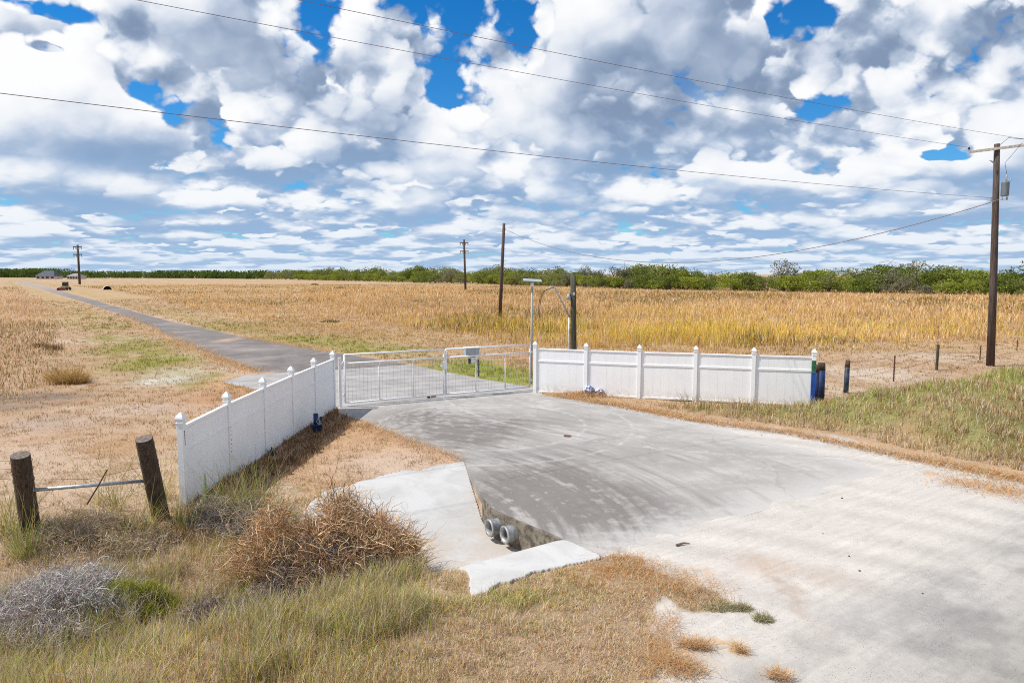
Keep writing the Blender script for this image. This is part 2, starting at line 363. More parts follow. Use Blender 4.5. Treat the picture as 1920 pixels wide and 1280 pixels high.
c = mulc(nt, c, (n1*.9 + n2*.75 + n3*.35 + .0)*.98)
nt.links.new(c.s, b.inputs['Base Color']); b.inputs['Roughness'].default_value = .95; b.inputs['Specular IOR Level'].default_value = .1
bump(nt, b, n1*.7 + n2*.4, .55, .05)
mgr, nt, b = new_mat('crushed_caliche')
p = pos(nt); c = attr(nt, 'soil')
n1 = noise(nt, p, 9.0, 5, .6); n2 = noise(nt, p, 70.0, 3, .75)
v = nt.nodes.new('ShaderNodeTexVoronoi'); v.inputs['Scale'].default_value = 26.0; nt.links.new(p.s, v.inputs['Vector'])
vd = E(nt, v.outputs['Distance'])
peb = (vd.step(.24, .10)) * noise(nt, p, 1.6, 3, .5).step(.44, .62)
st, tt = None, None
xx, yy, zz = sep(nt, p)
tw = vec(nt, xx*.83 + yy*.56, (yy*.83 - xx*.56)*9.0, 0.0)
trk = noise(nt, tw, .9, 5, .6)
c = mulc(nt, c, n1*.34 + n2*.85 + trk*.40 + .21 - peb*.62)
nt.links.new(c.s, b.inputs['Base Color']); b.inputs['Roughness'].default_value = .92; b.inputs['Specular IOR Level'].default_value = .15
bump(nt, b, n2*.5 + n1*.3 + trk*.5, .35, .02)
mas, nt, b = new_mat('worn_chipseal')
p = pos(nt); c = attr(nt, 'soil')
n1 = noise(nt, p, 3.0, 5, .6); n2 = noise(nt, p, 50.0, 3, .75)
c = mulc(nt, c, n1*.7 + n2*.9 + .22)
nt.links.new(c.s, b.inputs['Base Color']); b.inputs['Roughness'].default_value = .9
bump(nt, b, n2, .4, .02)

# ------------------------------------------------------------------ the ground: one sheet in rings round the camera's plumb point
def link_mesh(name, verts, faces, mats, parent=None, attrs=None, smooth=False):
    me = bpy.data.meshes.new(name); nv = len(verts)
    me.vertices.add(nv); me.vertices.foreach_set('co', np.asarray(verts, dtype=np.float32).ravel())
    if isinstance(faces, list):
        lt = np.array([len(f) for f in faces], dtype=np.int32); li = np.array([i for f in faces for i in f], dtype=np.int32)
    else:
        lt = np.full(len(faces), faces.shape[1], dtype=np.int32); li = faces.astype(np.int32).ravel()
    ls = np.concatenate(([0], np.cumsum(lt)[:-1])).astype(np.int32)
    me.loops.add(len(li)); me.loops.foreach_set('vertex_index', li)
    me.polygons.add(len(lt)); me.polygons.foreach_set('loop_start', ls); me.polygons.foreach_set('loop_total', lt)
    me.polygons.foreach_set('use_smooth', np.full(len(lt), bool(smooth)))
    me.update(calc_edges=True)
    for k, v in (attrs or {}).items():
        a = me.attributes.new(k, 'FLOAT_COLOR', 'POINT')
        a.data.foreach_set('color', np.concatenate([v, np.ones((nv, 1))], 1).astype(np.float32).ravel())
    for m in (mats if isinstance(mats, (list, tuple)) else [mats]): me.materials.append(m)
    o = bpy.data.objects.new(name, me); C.objects.link(o)
    if parent is not None: o.parent = parent
    return o
ang = np.concatenate([np.linspace(-47, 47, 1000), np.linspace(47, 313, 60)[1:-1]]) * math.pi/180
rad = np.concatenate([[0.0, 2.0, 4.0, 5.0], np.exp(np.linspace(math.log(6.0), math.log(320), 420)), np.exp(np.linspace(math.log(330), math.log(4000), 60))])
NA, NRD = len(ang), len(rad)
rr, aa = np.meshgrid(rad, ang, indexing='ij')
gx = (rr*np.sin(aa)).ravel(); gy = (rr*np.cos(aa)).ravel()
gz = height(gx, gy)
gc, gm, gf = ground_colour(gx, gy)
i, j = np.meshgrid(np.arange(1, NRD-1), np.arange(NA), indexing='ij'); i = i.ravel(); j = j.ravel(); j2 = (j+1) % NA
quads = np.stack([i*NA+j, i*NA+j2, (i+1)*NA+j2, (i+1)*NA+j], 1)
j = np.arange(NA); tri0 = np.stack([j*0, NA+(j+1) % NA, NA+j], 1)
quads = quads[:, ::-1]
qg = gm[quads].mean(1); qf = gf[quads].mean(1)
def sub_mesh(name, mask, mat):
    q = quads[mask]; u, inv = np.unique(q, return_inverse=True)
    o = link_mesh(name, np.stack([gx[u], gy[u], gz[u]], 1), inv.reshape(-1, 4), mat, attrs={'soil': gc[u]}, smooth=True)
    o['kind'] = 'structure'; return o
mr = qg > .5; mf = (qf > .5) & ~mr
sub_mesh('ground', ~(mr | mf), mg)
sub_mesh('gravel_road', mr, mgr)
sub_mesh('farm_road', mf, mas)

# ------------------------------------------------------------------ concrete
mc, nt, b = new_mat('weathered_concrete')
p = pos(nt); xx, yy, zz = sep(nt, p)
n1 = noise(nt, p, .55, 6, .62, dist=.6); n2 = noise(nt, p, 3.0, 6, .65); n3 = noise(nt, p, 90.0, 2, .7)
# dark tyre dirt: streaks along the way vehicles turn, strongest at the left and near the culvert
dx = xx + 6.0; dy = yy - 12.0
rad_ = (dx*dx + dy*dy).pow(.5)
arc = noise(nt, vec(nt, rad_*3.4, (dy/dx)*2.2, 0.0), 1.0, 5, .6)
def spot(cx, cy, sx, sy, k=1.0):
    a = (xx - cx)*(1/sx); b_ = (yy - cy)*(1/sy); return ((a*a + b_*b_)*-1.0).exp()*k
dirt = spot(.6, 15.0, 1.9, 2.3, 1.0) + spot(-1.5, 20.5, 1.8, 1.6, .9) + spot(2.2, 14.0, 1.8, 1.5, .55) + spot(-.3, 22.5, 3.2, 1.4, .45) + spot(-3.4, 23.3, 1.4, 1.6, .5) + spot(2.0, 18.0, 3.0, 1.6, .3)
dirt = dirt * ((arc*.9 + n2*.75).step(.60, .92)*1.3 + .16) + (arc.step(.48, .66) * n1.step(.40, .58)*.42)
base = mix(nt, n1.step(.35, .68), (.33, .31, .285), (.44, .418, .385))
base = mix(nt, n2.step(.5, .75)*.5, base, (.46, .45, .425))
c = mix(nt, dirt.clamp()*.88, base, (.165, .145, .132))
d1 = (xx - 1.57)*-.542 + (yy - 11.42)*.84; d2 = (xx - 9.6)*-.85 + (yy - 16.6)*-.52
dust = 1.0 - (d1.min(d2) + n2*2.4 + n1*1.5 - 1.6).step(.1, 1.6)
c = mix(nt, dust*.85, c, (.50, .475, .445))
def ring(cx_, cy_, rr0, w_, k_):
    a = xx - cx_; q = yy - cy_; rr1 = (a*a + q*q).pow(.5) - rr0 + (n2 - .5)*.25
    return ((rr1*rr1)*(-1.0/(w_*w_))).exp()*(n2.step(.38, .62))*k_
marks = ring(-6, 12, 7.1, .10, .5) + ring(-6, 12, 7.9, .09, .45) + ring(-6, 12, 8.7, .10, .45) + ring(-6, 12, 9.6, .12, .4) + ring(-6, 12, 10.6, .10, .3) + ring(12, 34, 13.0, .14, .35) + ring(12, 34, 14.7, .14, .35) + ring(12, 34, 16.4, .16, .3)
c = mix(nt, (marks*1.5).clamp()*.8, c, (.24, .225, .21))
light = ring(-1, 22, 3.4, .07, .6) + ring(-1, 22, 4.9, .07, .5) + ring(9, 30, 12.2, .08, .5)
c = mix(nt, light.clamp()*.8, c, (.56, .545, .52))
vc = nt.nodes.new('ShaderNodeTexVoronoi'); vc.feature = 'DISTANCE_TO_EDGE'; vc.inputs['Scale'].default_value = .30
wp = nt.nodes.new('ShaderNodeVectorMath'); wp.operation = 'MULTIPLY_ADD'; nt.links.new(noise(nt, p, 1.4, 4, .6, color=True).s, wp.inputs[0]); wp.inputs[1].default_value = (.8, .8, 0); nt.links.new(p.s, wp.inputs[2]); nt.links.new(wp.outputs[0], vc.inputs['Vector'])
crack = (1.0 - E(nt, vc.outputs['Distance']).step(.002, .010))*.22
c = mix(nt, crack, c, (.20, .19, .175))
c = mulc(nt, c, n3*.62 + n2*.34 + .54)
nt.links.new(c.s, b.inputs['Base Color']); b.inputs['Roughness'].default_value = .85; b.inputs['Specular IOR Level'].default_value = .25
bump(nt, b, n2*.5 + n3*.3, .25, .01)
mci, nt, b = new_mat('grey_concrete')
p = pos(nt); n1 = noise(nt, p, .7, 5, .6); n2 = noise(nt, p, 4.0, 5, .6); n3 = noise(nt, p, 60, 2, .7)
c = mix(nt, n1.step(.35, .65), (.29, .275, .26), (.39, .37, .35)); c = mix(nt, n2.step(.55, .72)*.4, c, (.30, .285, .27)); c = mulc(nt, c, n3*.3+.85)
nt.links.new(c.s, b.inputs['Base Color']); b.inputs['Roughness'].default_value = .85
mca, nt, b = new_mat('pale_concrete')
p = pos(nt); n1 = noise(nt, p, .9, 5, .6, dist=.8); n2 = noise(nt, p, 5.0, 5, .65, dist=.5); n3 = noise(nt, p, 70, 2, .7)
c = mix(nt, n1.step(.40, .66), (.54, .53, .51), (.46, .45, .425)); c = mix(nt, n2.step(.60, .75)*.35, c, (.40, .38, .35))
zl = sep(nt, p)[2]
sd_ = ((zl*-1.0) + (n2 - .5)*.30 + (noise(nt, p, 1.6, 3, .5) - .5)*.35).step(.45, .60)
c = mix(nt, sd_*.62, c, mix(nt, n3, (.38, .32, .255), (.52, .45, .38)))
c = mix(nt, noise(nt, p, 1.1, 6, .7, dist=1.5).step(.56, .66)*.30, c, (.33, .31, .28)); c = mulc(nt, c, n3*.24+.88)
nt.links.new(c.s, b.inputs['Base Color']); b.inputs['Roughness'].default_value = .8; bump(nt, b, n2*.6+n3*.3, .2, .01)
mhw = simple('stained_concrete', (.12, .10, .075), .4, 7.0, .9, bs=.5, obj=False, col2=(.22, .19, .145))

def slab(name, poly, z0, z1, mat, zf=None):
    n = len(poly); area = sum(poly[i][0]*poly[(i+1) % n][1]-poly[(i+1) % n][0]*poly[i][1] for i in range(n))
    if area < 0: poly = poly[::-1]
    bm = bmesh.new()
    zt = [zf(x, y) if zf else z1 for x, y in poly]
    top = [bm.verts.new((x, y, z)) for (x, y), z in zip(poly, zt)]
    bot = [bm.verts.new((x, y, z0 if zf is None else z-.14)) for (x, y), z in zip(poly, zt)]
    bm.faces.new(top); bm.faces.new(bot[::-1])
    for i in range(n): bm.faces.new((top[i], bot[i], bot[(i+1) % n], top[(i+1) % n]))
    bmesh.ops.triangulate(bm, faces=[f for f in bm.faces if len(f.verts) > 4])
    me = bpy.data.meshes.new(name); bm.to_mesh(me); bm.free(); me.materials.append(mat)
    o = bpy.data.objects.new(name, me); C.objects.link(o); return o
def dens_poly(poly, step=.6, wob=0.0):
    out = []
    for i in range(len(poly)):
        a = Vector(poly[i]); b_ = Vector(poly[(i+1) % len(poly)]); k = max(1, int((b_-a).length/step))
        for q in range(k):
            p_ = a.lerp(b_, q/k); out.append((p_.x + rnd.uniform(-wob, wob), p_.y + rnd.uniform(-wob, wob)))
    return out
drv = slab('driveway', SLAB, -.20, .006, mc); drv['kind'] = 'structure'
inn = slab('gate_pad', [(x, y) for x, y in INNER], -.2, .008, mci); inn['kind'] = 'structure'
# headwall under the slab edge over the culvert
hw = slab('culvert_headwall', [(-.655, 14.60), (-.42, 13.80), (.82, 12.34), (1.28, 11.78), (1.33, 11.84), (.88, 12.42), (-.36, 13.87), (-.59, 14.62)], -.85, -.005, mhw)
hw['label'] = 'stained concrete headwall under the drive edge behind the two culvert pipes'; hw['category'] = 'retaining wall'
# aprons follow the banks of the ditch
def apron(name, poly, step=.22, lift=.035):
    xs = [p[0] for p in poly]; ys = [p[1] for p in poly]
    gx_, gy_ = np.meshgrid(np.arange(min(xs), max(xs), .025), np.arange(min(ys), max(ys), .025)); sh = gx_.shape
    fx, fy = gx_.ravel(), gy_.ravel()
    wob = .30*(fbm(fx, fy, 2.2, 4, 91)-.5)*sst(-sdist(fx, fy, SLAB), .05, .5) + .05*(1-sst(-sdist(fx, fy, SLAB), .05, .5))
    ins = (sdist(fx, fy, poly) + wob > 0).reshape(sh)
    s, t = to_st(fx, fy)
    z = (-.62*np.where(s > 0, 1-sst(s, .35, 5.6), 1-sst(-s, -.1, 1.4)) + lift).reshape(sh)
    m = ins[:-1, :-1] & ins[1:, 1:] & ins[:-1, 1:] & ins[1:, :-1]
    id_ = np.arange(fx.size).reshape(sh)
    q = np.stack([id_[:-1, :-1][m], id_[:-1, 1:][m], id_[1:, 1:][m], id_[1:, :-1][m]], 1)
    u, inv = np.unique(q, return_inverse=True)
    o = link_mesh(name, np.stack([fx[u], fy[u], z.ravel()[u]], 1), inv.reshape(-1, 4), mca, smooth=True)
    so_ = o.modifiers.new('solid', 'SOLIDIFY'); so_.thickness = .09; so_.offset = -1
    return o
UPA = [(-1.29, 17.60), (-.68, 14.50), (-.45, 13.9), (.20, 13.12), (.80, 12.36), (1.30, 11.72), (1.55, 11.40)] + GP([(1085,1062),(1010,1080),(945,1098),(905,1118),(882,1124)], -.03) + GP([(876,1098),(850,1072)], -.25) + \
      [(-1.5, 11.55), (-2.6, 11.3), (-3.5, 10.9), (-4.9, 12.4), (-4.3, 15.2), (-2.9, 16.6)]
up = apron('concrete_apron', UPA)
up['label'] = 'pale dished concrete apron with washed in dirt, below the culvert pipes'; up['category'] = 'concrete apron'

# ================================================================== mesh builder for objects
class MB:
    def __init__(s): s.v = []; s.f = []; s.mi = []
    def add(s, vs, fs, mi=0):
        n = len(s.v); s.v += [tuple(v) for v in vs]; s.f += [tuple(i+n for i in f) for f in fs]; s.mi += [mi]*len(fs); return s
    def box(s, c, d, rz=0.0, mi=0, M=None, bev=0.0):
        hx, hy, hz = d[0]/2, d[1]/2, d[2]/2
        if bev > 0:
            bm = bmesh.new(); bmesh.ops.create_cube(bm, size=1.0)
            for v in bm.verts: v.co = Vector((v.co.x*d[0], v.co.y*d[1], v.co.z*d[2]))
            bmesh.ops.bevel(bm, geom=list(bm.edges), offset=bev, segments=2, profile=.6, affect='EDGES')
            bm.verts.index_update(); vs = [v.co.copy() for v in bm.verts]; fs = [[v.index for v in f.verts] for f in bm.faces]; bm.free()
        else:
            vs = [Vector((x*hx, y*hy, z*hz)) for z in (-1, 1) for y in (-1, 1) for x in (-1, 1)]
            fs = [(0,2,3,1), (4,5,7,6), (0,1,5,4), (2,6,7,3), (0,4,6,2), (1,3,7,5)]
        T = Matrix.Translation(Vector(c)) @ (M if M is not None else Matrix.Rotation(rz, 4, 'Z'))
        return s.add([T @ v for v in vs], fs, mi)
    def tube(s, pts, r, seg=10, mi=0, cap=True):
        pts = [Vector(p) for p in pts]; n = len(pts); rs = r if isinstance(r, (list, tuple)) else [r]*n
        vs = []; fs = []; up = None
        for i, p in enumerate(pts):
            d = (pts[min(i+1, n-1)] - pts[max(i-1, 0)]).normalized()
            if up is None: up = d.orthogonal().normalized()
            a = (up - d*up.dot(d)).normalized(); b_ = d.cross(a); up = a
            for k in range(seg):
                t = 2*math.pi*k/seg; vs.append(p + (a*math.cos(t) + b_*math.sin(t))*rs[i])
        for i in range(n-1):
            for k in range(seg):
                k2 = (k+1) % seg; fs.append((i*seg+k, i*seg+k2, (i+1)*seg+k2, (i+1)*seg+k))
        if cap: fs.append(tuple(range(seg))[::-1]); fs.append(tuple((n-1)*seg+k for k in range(seg)))
        return s.add(vs, fs, mi)
    def lathe4(s, c, prof, rz=0.0, mi=0):      # square section stacked profile (half width, z)
        vs = []; fs = []; n = len(prof)
        for (w, z) in prof:
            for (a, b_) in ((-1,-1), (1,-1), (1,1), (-1,1)):
                x = a*w; y = b_*w; vs.append(Vector(c) + Vector((x*math.cos(rz)-y*math.sin(rz), x*math.sin(rz)+y*math.cos(rz), z)))
        for i in range(n-1):
            for k in range(4): fs.append((i*4+k, i*4+(k+1) % 4, (i+1)*4+(k+1) % 4, (i+1)*4+k))
        fs.append((3,2,1,0)); fs.append(tuple((n-1)*4+k for k in range(4)))
        return s.add(vs, fs, mi)
    def build(s, name, mats, parent=None, smooth=False):
        o = link_mesh(name, [tuple(v) for v in s.v], s.f, mats, None, smooth=smooth)
        if len(set(s.mi)) > 1: o.data.polygons.foreach_set('material_index', s.mi)
        if parent is not None: o.parent = parent; o.matrix_parent_inverse = Matrix.Translation(parent.location).inverted()
        return o
def tag(o, label, cat, group=None, kind=None):
    o['label'] = label; o['category'] = cat
    if group: o['group'] = group
    if kind: o['kind'] = kind
    return o
def empty(name, loc, label, cat, group=None):
    o = bpy.data.objects.new(name, None); o.empty_display_size = .3; C.objects.link(o); o.location = Vector(loc); tag(o, label, cat, group); return o
def hz(x, y): return float(height(np.array([float(x)]), np.array([float(y)]))[0])

# ------------------------------------------------------------------ materials of objects
def vinyl(name, dirt, foot):
    m, nt, b = new_mat(name); p = pos(nt); x, y, z = sep(nt, p)
    st = noise(nt, vec(nt, x*9.0, y*9.0, z*.35), 1.0, 4, .7); n = noise(nt, p, 1.2, 4, .6)
    c = mix(nt, n.step(.3, .7), (.83, .84, .85), (.88, .885, .89))
    c = mix(nt, (st.step(.58, .78))*((1.5 - z)*.8).clamp()*dirt, c, (.56, .55, .53))
    c = mix(nt, ((.45 - z)*2.2).clamp()*noise(nt, p, 7, 4, .6).step(.35, .7)*foot, c, (.46, .40, .33))
    nt.links.new(c.s, b.inputs['Base Color']); b.inputs['Roughness'].default_value = .6; b.inputs['Specular IOR Level'].default_value = .2; return m
mv = vinyl('white_vinyl', .55, .6)
mvl = vinyl('white_vinyl_clean', .10, .3)
mvp = vinyl('white_vinyl_post', .3, .5)
mw = simple('white_enamel', (.80, .81, .82), .05, 12, .4, bs=.05)
mwire = simple('galvanised_wire', (.36, .37, .38), .2, 30, .5, metal=.4)
mgal = simple('galvanised_pipe', (.46, .49, .52), .2, 9, .42, metal=.6, obj=False)
mgrey = simple('grey_enamel', (.34, .37, .39), .1, 6, .5)
mpole, nt, b = new_mat('creosoted_pole'); p = pos(nt); x, y, z = sep(nt, p)
n = noise(nt, vec(nt, x*26.0, y*26.0, z*1.2), 1.0, 5, .65)
c = mix(nt, n.step(.3, .7), (.030, .020, .018), (.115, .080, .066)); nt.links.new(c.s, b.inputs['Base Color']); b.inputs['Roughness'].default_value = .8
bump(nt, b, n, .5, .02)
mlog, nt, b = new_mat('weathered_post'); p = pos(nt); x, y, z = sep(nt, p)
n = noise(nt, vec(nt, x*30.0, y*30.0, z*2.2), 1.0, 6, .7); n2 = noise(nt, p, 6.0, 4, .6)
c = mix(nt, n.step(.32, .7), (.022, .014, .010), (.13, .085, .055)); c = mix(nt, n2.step(.55, .75)*.5, c, (.16, .13, .105))
nt.links.new(c.s, b.inputs['Base Color']); b.inputs['Roughness'].default_value = .9; bump(nt, b, n, .9, .03)
mend = simple('post_end_grain', (.17, .135, .11), .4, 20, .9, bs=.5)
mserv, nt, b = new_mat('lichen_grey_post'); p = pos(nt); x, y, z = sep(nt, p)
n = noise(nt, vec(nt, x*30.0, y*30.0, z*1.6), 1.0, 6, .7); n2 = noise(nt, p, 4.0, 4, .6)
c = mix(nt, n.step(.32, .7), (.022, .020, .015), (.115, .105, .075)); c = mix(nt, n2.step(.5, .7)*.5, c, (.085, .10, .05))
nt.links.new(c.s, b.inputs['Base Color']); b.inputs['Roughness'].default_value = .9; bump(nt, b, n, .8, .02)
mxarm = simple('crossarm_wood', (.50, .45, .40), .25, 9, .8, bs=.3)
mblk = simple('black_rubber', (.018, .018, .02), .3, 8, .6)
mblue = simple('royal_blue_paint', (.006, .065, .30), .25, 9, .45)
mnavy = simple('navy_blue_paint', (.006, .018, .075), .5, 5, .6, bs=.3, col2=(.010, .035, .15))
mteal = simple('slate_blue_paint', (.010, .020, .035), .4, 7, .6, bs=.4, col2=(.03, .055, .085))
mgreen = simple('dark_green_paint', (.004, .075, .030), .5, 14, .5, col2=(.03, .19, .08))
mlb = simple('light_blue_cord', (.20, .38, .50), .2, 10, .6)
mrust = simple('rusty_steel', (.10, .045, .025), .4, 18, .85, bs=.3)

# ------------------------------------------------------------------ vinyl fences
SD = -1
CAP = [(.085, 0), (.085, .022), (.066, .026), (.060, .052), (.064, .060), (.088, .085), (.090, .105), (.082, .135), (.062, .170), (.036, .205), (.012, .228), (.002, .236)]
def vinyl_fence(pts, zs, label, group, rails, front):
    root = empty('vinyl_fence', (pts[0][0], pts[0][1], zs[0]), label, 'fence', group)
    for i, ((x, y), z) in enumerate(zip(pts, zs)):
        q = pts[min(i+1, len(pts)-1)]; q0 = pts[max(i-1, 0)]; rz = math.atan2(q[1]-q0[1], q[0]-q0[0])
        last = rails and i == len(pts)-1
        b_ = MB().box((x, y, z + .96 - .15), (.14, .14, 1.90 + .30), rz, bev=.006)
        po = b_.build('post', mvp, root)
        if last:
            po['label'] = 'end post painted green above and royal blue below under a white cap'
            M1 = MB().box((x, y, z+.62), (.148, .148, 1.32), rz, bev=.006); M1.build('paint_band', mblue, po)
            M2 = MB().box((x, y, z+1.50), (.147, .147, .43), rz, bev=.006); M2.build('paint_band', mgreen, po)
        MB().lathe4((x, y, z + 1.905), CAP, rz).build('post_cap', mw, po)
        if not rails and i in (0, 1):
            # row of open rail slots up the post
            nx, ny = -math.sin(rz), math.cos(rz)
            for k in range(5 if i == 0 else 9):
                dz_ = (1.72 - k*.065, .05) if i == 0 else (1.28 - k*.10 + rnd.uniform(-.02, .02), rnd.uniform(.015, .05))
                MB().box((x + nx*.0705*SD, y + ny*.0705*SD, z + dz_[0]), (.020, .006, dz_[1]), rz).build('slot', mblk, po)
    for i in range(len(pts)-1):
        a = Vector((*pts[i], 0)); c_ = Vector((*pts[i+1], 0)); L = (c_-a).length; u = (c_-a).normalized(); n = Vector((-u.y, u.x, 0))
        rz = math.atan2(u.y, u.x); z0, z1 = zs[i], zs[i+1]; nb = 13; w = (L-.15)/nb
        m = MB()
        off = n*(-.0 if rails else -.028)
        for k in range(nb):
            t = .075 + w*(k+.5); c0 = a + u*t + off; z = z0 + (z1-z0)*t/L
            for (za, zb) in ((.06, 1.30), (1.36, 1.79)):
                hgt = zb-za + (.06 if not rails and za > 1 else 0); sub = 0
                e_ = (.0008 if k % 2 else -.0008); m.box((c0.x + n.x*e_, c0.y + n.y*e_, z + (za+zb)/2), (w + .0004, .022, zb-za), rz)
            if not rails: pass
        # thin backing keeps the tongue-and-groove joints closed
        sh = math.atan2(z1-z0, L)
        MM = Matrix.Rotation(rz, 4, 'Z') @ Matrix.Rotation(-sh, 4, 'Y')
        mid = a + u*(L/2) + off
        m.box((mid.x, mid.y, (z0+z1)/2 + .925), (L-.14, .012, 1.72), M=MM)
        m.build('panel', mv if rails else mvl, root)
        for (zc, hh, dd) in ((1.825, .06, .075), (1.335, .075, .07), (.05, .07, .07)):
            o2 = (Vector((0, 0, 0)) if rails else n*(.012))
            if not rails and zc == 1.825: dd = .085; o2 = n*-.0
            if not rails and zc == 1.335: o2 = n*.011
            r_ = MB().box((mid.x + o2.x, mid.y + o2.y, (z0+z1)/2 + zc), (L-.136, dd, hh), M=MM, bev=.006); r_.build('rail', mvp, root)
    return root
LPT = [(-6.98, 14.15), (-6.87, 16.22), (-6.75, 18.28), (-6.65, 20.35), (-6.56, 22.4), (-6.46, 24.4)]
LZ = [hz(x-.25, y) for x, y in LPT]; LZ = [-.14, -.06, -.02, .0, .0, .0]
vinyl_fence(LPT, LZ, 'white vinyl privacy fence left of the gate, shaded side facing the ditch', 'white vinyl fences flanking the gate', False, 1)
RPT = [(.96, 27.95), (2.98, 27.25), (5.0, 26.6), (7.04, 25.97), (9.03, 25.30), (11.02, 24.72)]
vinyl_fence(RPT, [.0, .0, .0, .02, .03, .04], 'white vinyl privacy fence right of the gate with blue and green end post', 'white vinyl fences flanking the gate', True, 1)

# ------------------------------------------------------------------ the two-leaf pipe gate
GA, GM, GB = Vector((-6.22, 24.98, 0)), Vector((-2.66, 26.83, 0)), Vector((.79, 28.6, 0))
def leaf(a, c_, label, hinge_first, inter, box):
    u = (c_-a).normalized(); L = (c_-a).length; n = Vector((u.y, -u.x, 0))
    root = empty('gate', (a.x, a.y, 0), label, 'gate', 'leaves of the white driveway gate')
    P_ = lambda t, z: a + u*t + Vector((0, 0, z))
    fr = MB(); e0, e1 = .04, L-.04; T, S, B = 1.93, 1.60, .13
    for (p1, p2) in ((P_(e0, B), P_(e0, T)), (P_(e1, B), P_(e1, T))): fr.tube([p1, p2], .034, 12)
    for z in (T, S, B): fr.tube([P_(e0, z), P_(e1, z)], .031, 12)
    for t in inter: fr.tube([P_(t*L, B), P_(t*L, S)], .028, 12)
    fr.build('frame', mw, root, smooth=True)
    ms = MB()
    k = e0 + .12
    while k < e1: ms.tube([P_(k, B), P_(k, S)], .004, 5); k += .145
    z = B + .13
    while z < S: ms.tube([P_(e0, z) + n*.008, P_(e1, z) + n*.008], .004, 5); z += .15
    tag_ = ms.build('wire_mesh', mwire, root)
    for z in (.42, 1.62):
        hb = MB(); hx = e0-.05 if hinge_first else e1+.05
        p_ = P_(hx, z); hb.tube([p_ - Vector((0, 0, .06)), p_ + Vector((0, 0, .06))], .03, 10); hb.box(p_, (.14, .03, .05), math.atan2(u.y, u.x)); hb.build('hinge', mw, root)
    if hinge_first:
        lb = MB(); p_ = P_(L-.02, 1.30) + n*.05
        lb.box(p_, (.17, .08, .30), math.atan2(u.y, u.x), bev=.02); lb.build('latch_box', mw, root)
        kb = MB(); kb.tube([P_(L-.16, 1.28) + n*.02, P_(L-.16, 1.28) + n*.12], .045, 14); kb.build('latch_knob', mw, root)
        lk = MB(); lk.box(P_(L+.0, 1.02) + n*.07, (.05, .03, .09), 0, bev=.008); lk.build('padlock', mgrey, root)
        dr = MB(); dr.tube([P_(L-.03, 1.1) + n*.065, P_(L-.03, .015) + n*.065], .017, 8); dr.tube([P_(L-.03, .55)+n*.0, P_(L-.03, .55)+n*.065], .012, 6); dr.build('drop_rod', mw, root)
    if box:
        bx = MB(); p_ = P_(.30*L+.05, 1.74) + n*-.12; bx.box(p_, (.60, .22, .36), math.atan2(u.y, u.x), bev=.02); bo = bx.build('control_box', mgrey, root)
        ld = MB(); ld.box(p_ + Vector((0, 0, .195)), (.66, .28, .03), math.atan2(u.y, u.x), bev=.008); ld.build('box_lid', mw, bo)
        b2 = MB(); p2 = P_(.30*L+.10, 1.42) + n*-.10; b2.box(p2, (.24, .16, .24), math.atan2(u.y, u.x), bev=.015); b2.build('battery_box', mw, root)
        b3 = MB(); p3 = P_(.30*L-.08, 1.38) + n*-.06; b3.box(p3, (.07, .10, .22), math.atan2(u.y, u.x), bev=.01); b3.build('sensor_box', mblk, root)
    return root
leaf(GA, GM, 'left leaf of the white pipe gate with wire mesh, carrying the latch', True, (.335, .67), False)
leaf(GM, GB, 'right leaf of the white pipe gate with grey control box on top', False, (.345, .69), True)
hp = MB().box((-6.30, 24.74, .93), (.10, .10, 1.86), .35, bev=.006); o = hp.build('gate_post', mvp); tag(o, 'slim white hinge post between left fence and gate leaf', 'post')
o = MB().box((-1.62+.02, 32.4, .40), (.07, .07, .86), .2, bev=.01).build('black_post', mblk); tag(o, 'short thin black post in the green grass behind the gate', 'post')
o = MB().box((-3.30, 26.66, .06), (.13, .07, .09), .5, bev=.02).tube([(-3.20, 26.70, .05), (-3.02, 26.80, .05)], .025, 8).build('gate_stop', mrust)
tag(o, 'small dark red metal stop on the concrete under the gate', 'gate stop')

# ------------------------------------------------------------------ solar panel on its mast, service post
sx, sy = AT(997, 600, 30.2).x, 30.2
zt = AT(998, 527, sy).z
root = empty('solar_panel', (sx, sy, 0), 'flat solar panel seen edge on atop a slim grey pole', 'solar panel')
MB().tube([(sx-.02, sy, -.1), (sx+.02, sy, zt)], [.055, .045], 12).build('pole', mgrey, root, smooth=True)
MB().tube([(sx+.02, sy, zt-.25), (sx+.02, sy, zt-.05)], .075, 12).build('bracket', mw, root, smooth=True)
RM = Matrix.Rotation(R(8), 4, 'X') @ Matrix.Rotation(R(3), 4, 'Y')
MB().box((sx+.02, sy, zt+.03), (.82, .62, .045), M=RM, bev=.008).build('panel', mgrey, root)
px_, py_ = AT(1075, 600, 31.0).x, 31.0; zt = AT(1074, 517, py_).z
root = empty('service_post', (px_, py_, 0), 'thick weathered wooden post with lamp and conduit behind the right fence', 'utility post')
MB().tube([(px_+.03, py_, -.1), (px_+.02, py_, 1.5), (px_, py_, 3.2), (px_-.03, py_, zt)], [.155, .145, .13, .12], 16).build('post', mserv, root, smooth=True)
cz = AT(1068, 595, py_).z; tp = AT(1036, 541, py_)
cx = px_-.19
MB().tube([(cx, py_-.05, 0), (cx, py_-.05, cz)], .035, 10).build('conduit', mgal, root, smooth=True)
MB().tube([(cx+.02, py_-.05, cz), (tp.x+.12, py_-.15, tp.z+.02), (tp.x, py_-.15, tp.z+.06)], [.04, .036, .036], 10).build('mast_arm', mgal, root, smooth=True)
MB().tube([(tp.x+.05, py_-.15, tp.z+.07), (tp.x-.12, py_-.15, tp.z+.05), (tp.x-.16, py_-.15, tp.z-.03)], [.05, .06, .045], 10).build('weather_head', mgrey, root, smooth=True)
wr = MB(); w0 = Vector((tp.x-.14, py_-.15, tp.z))
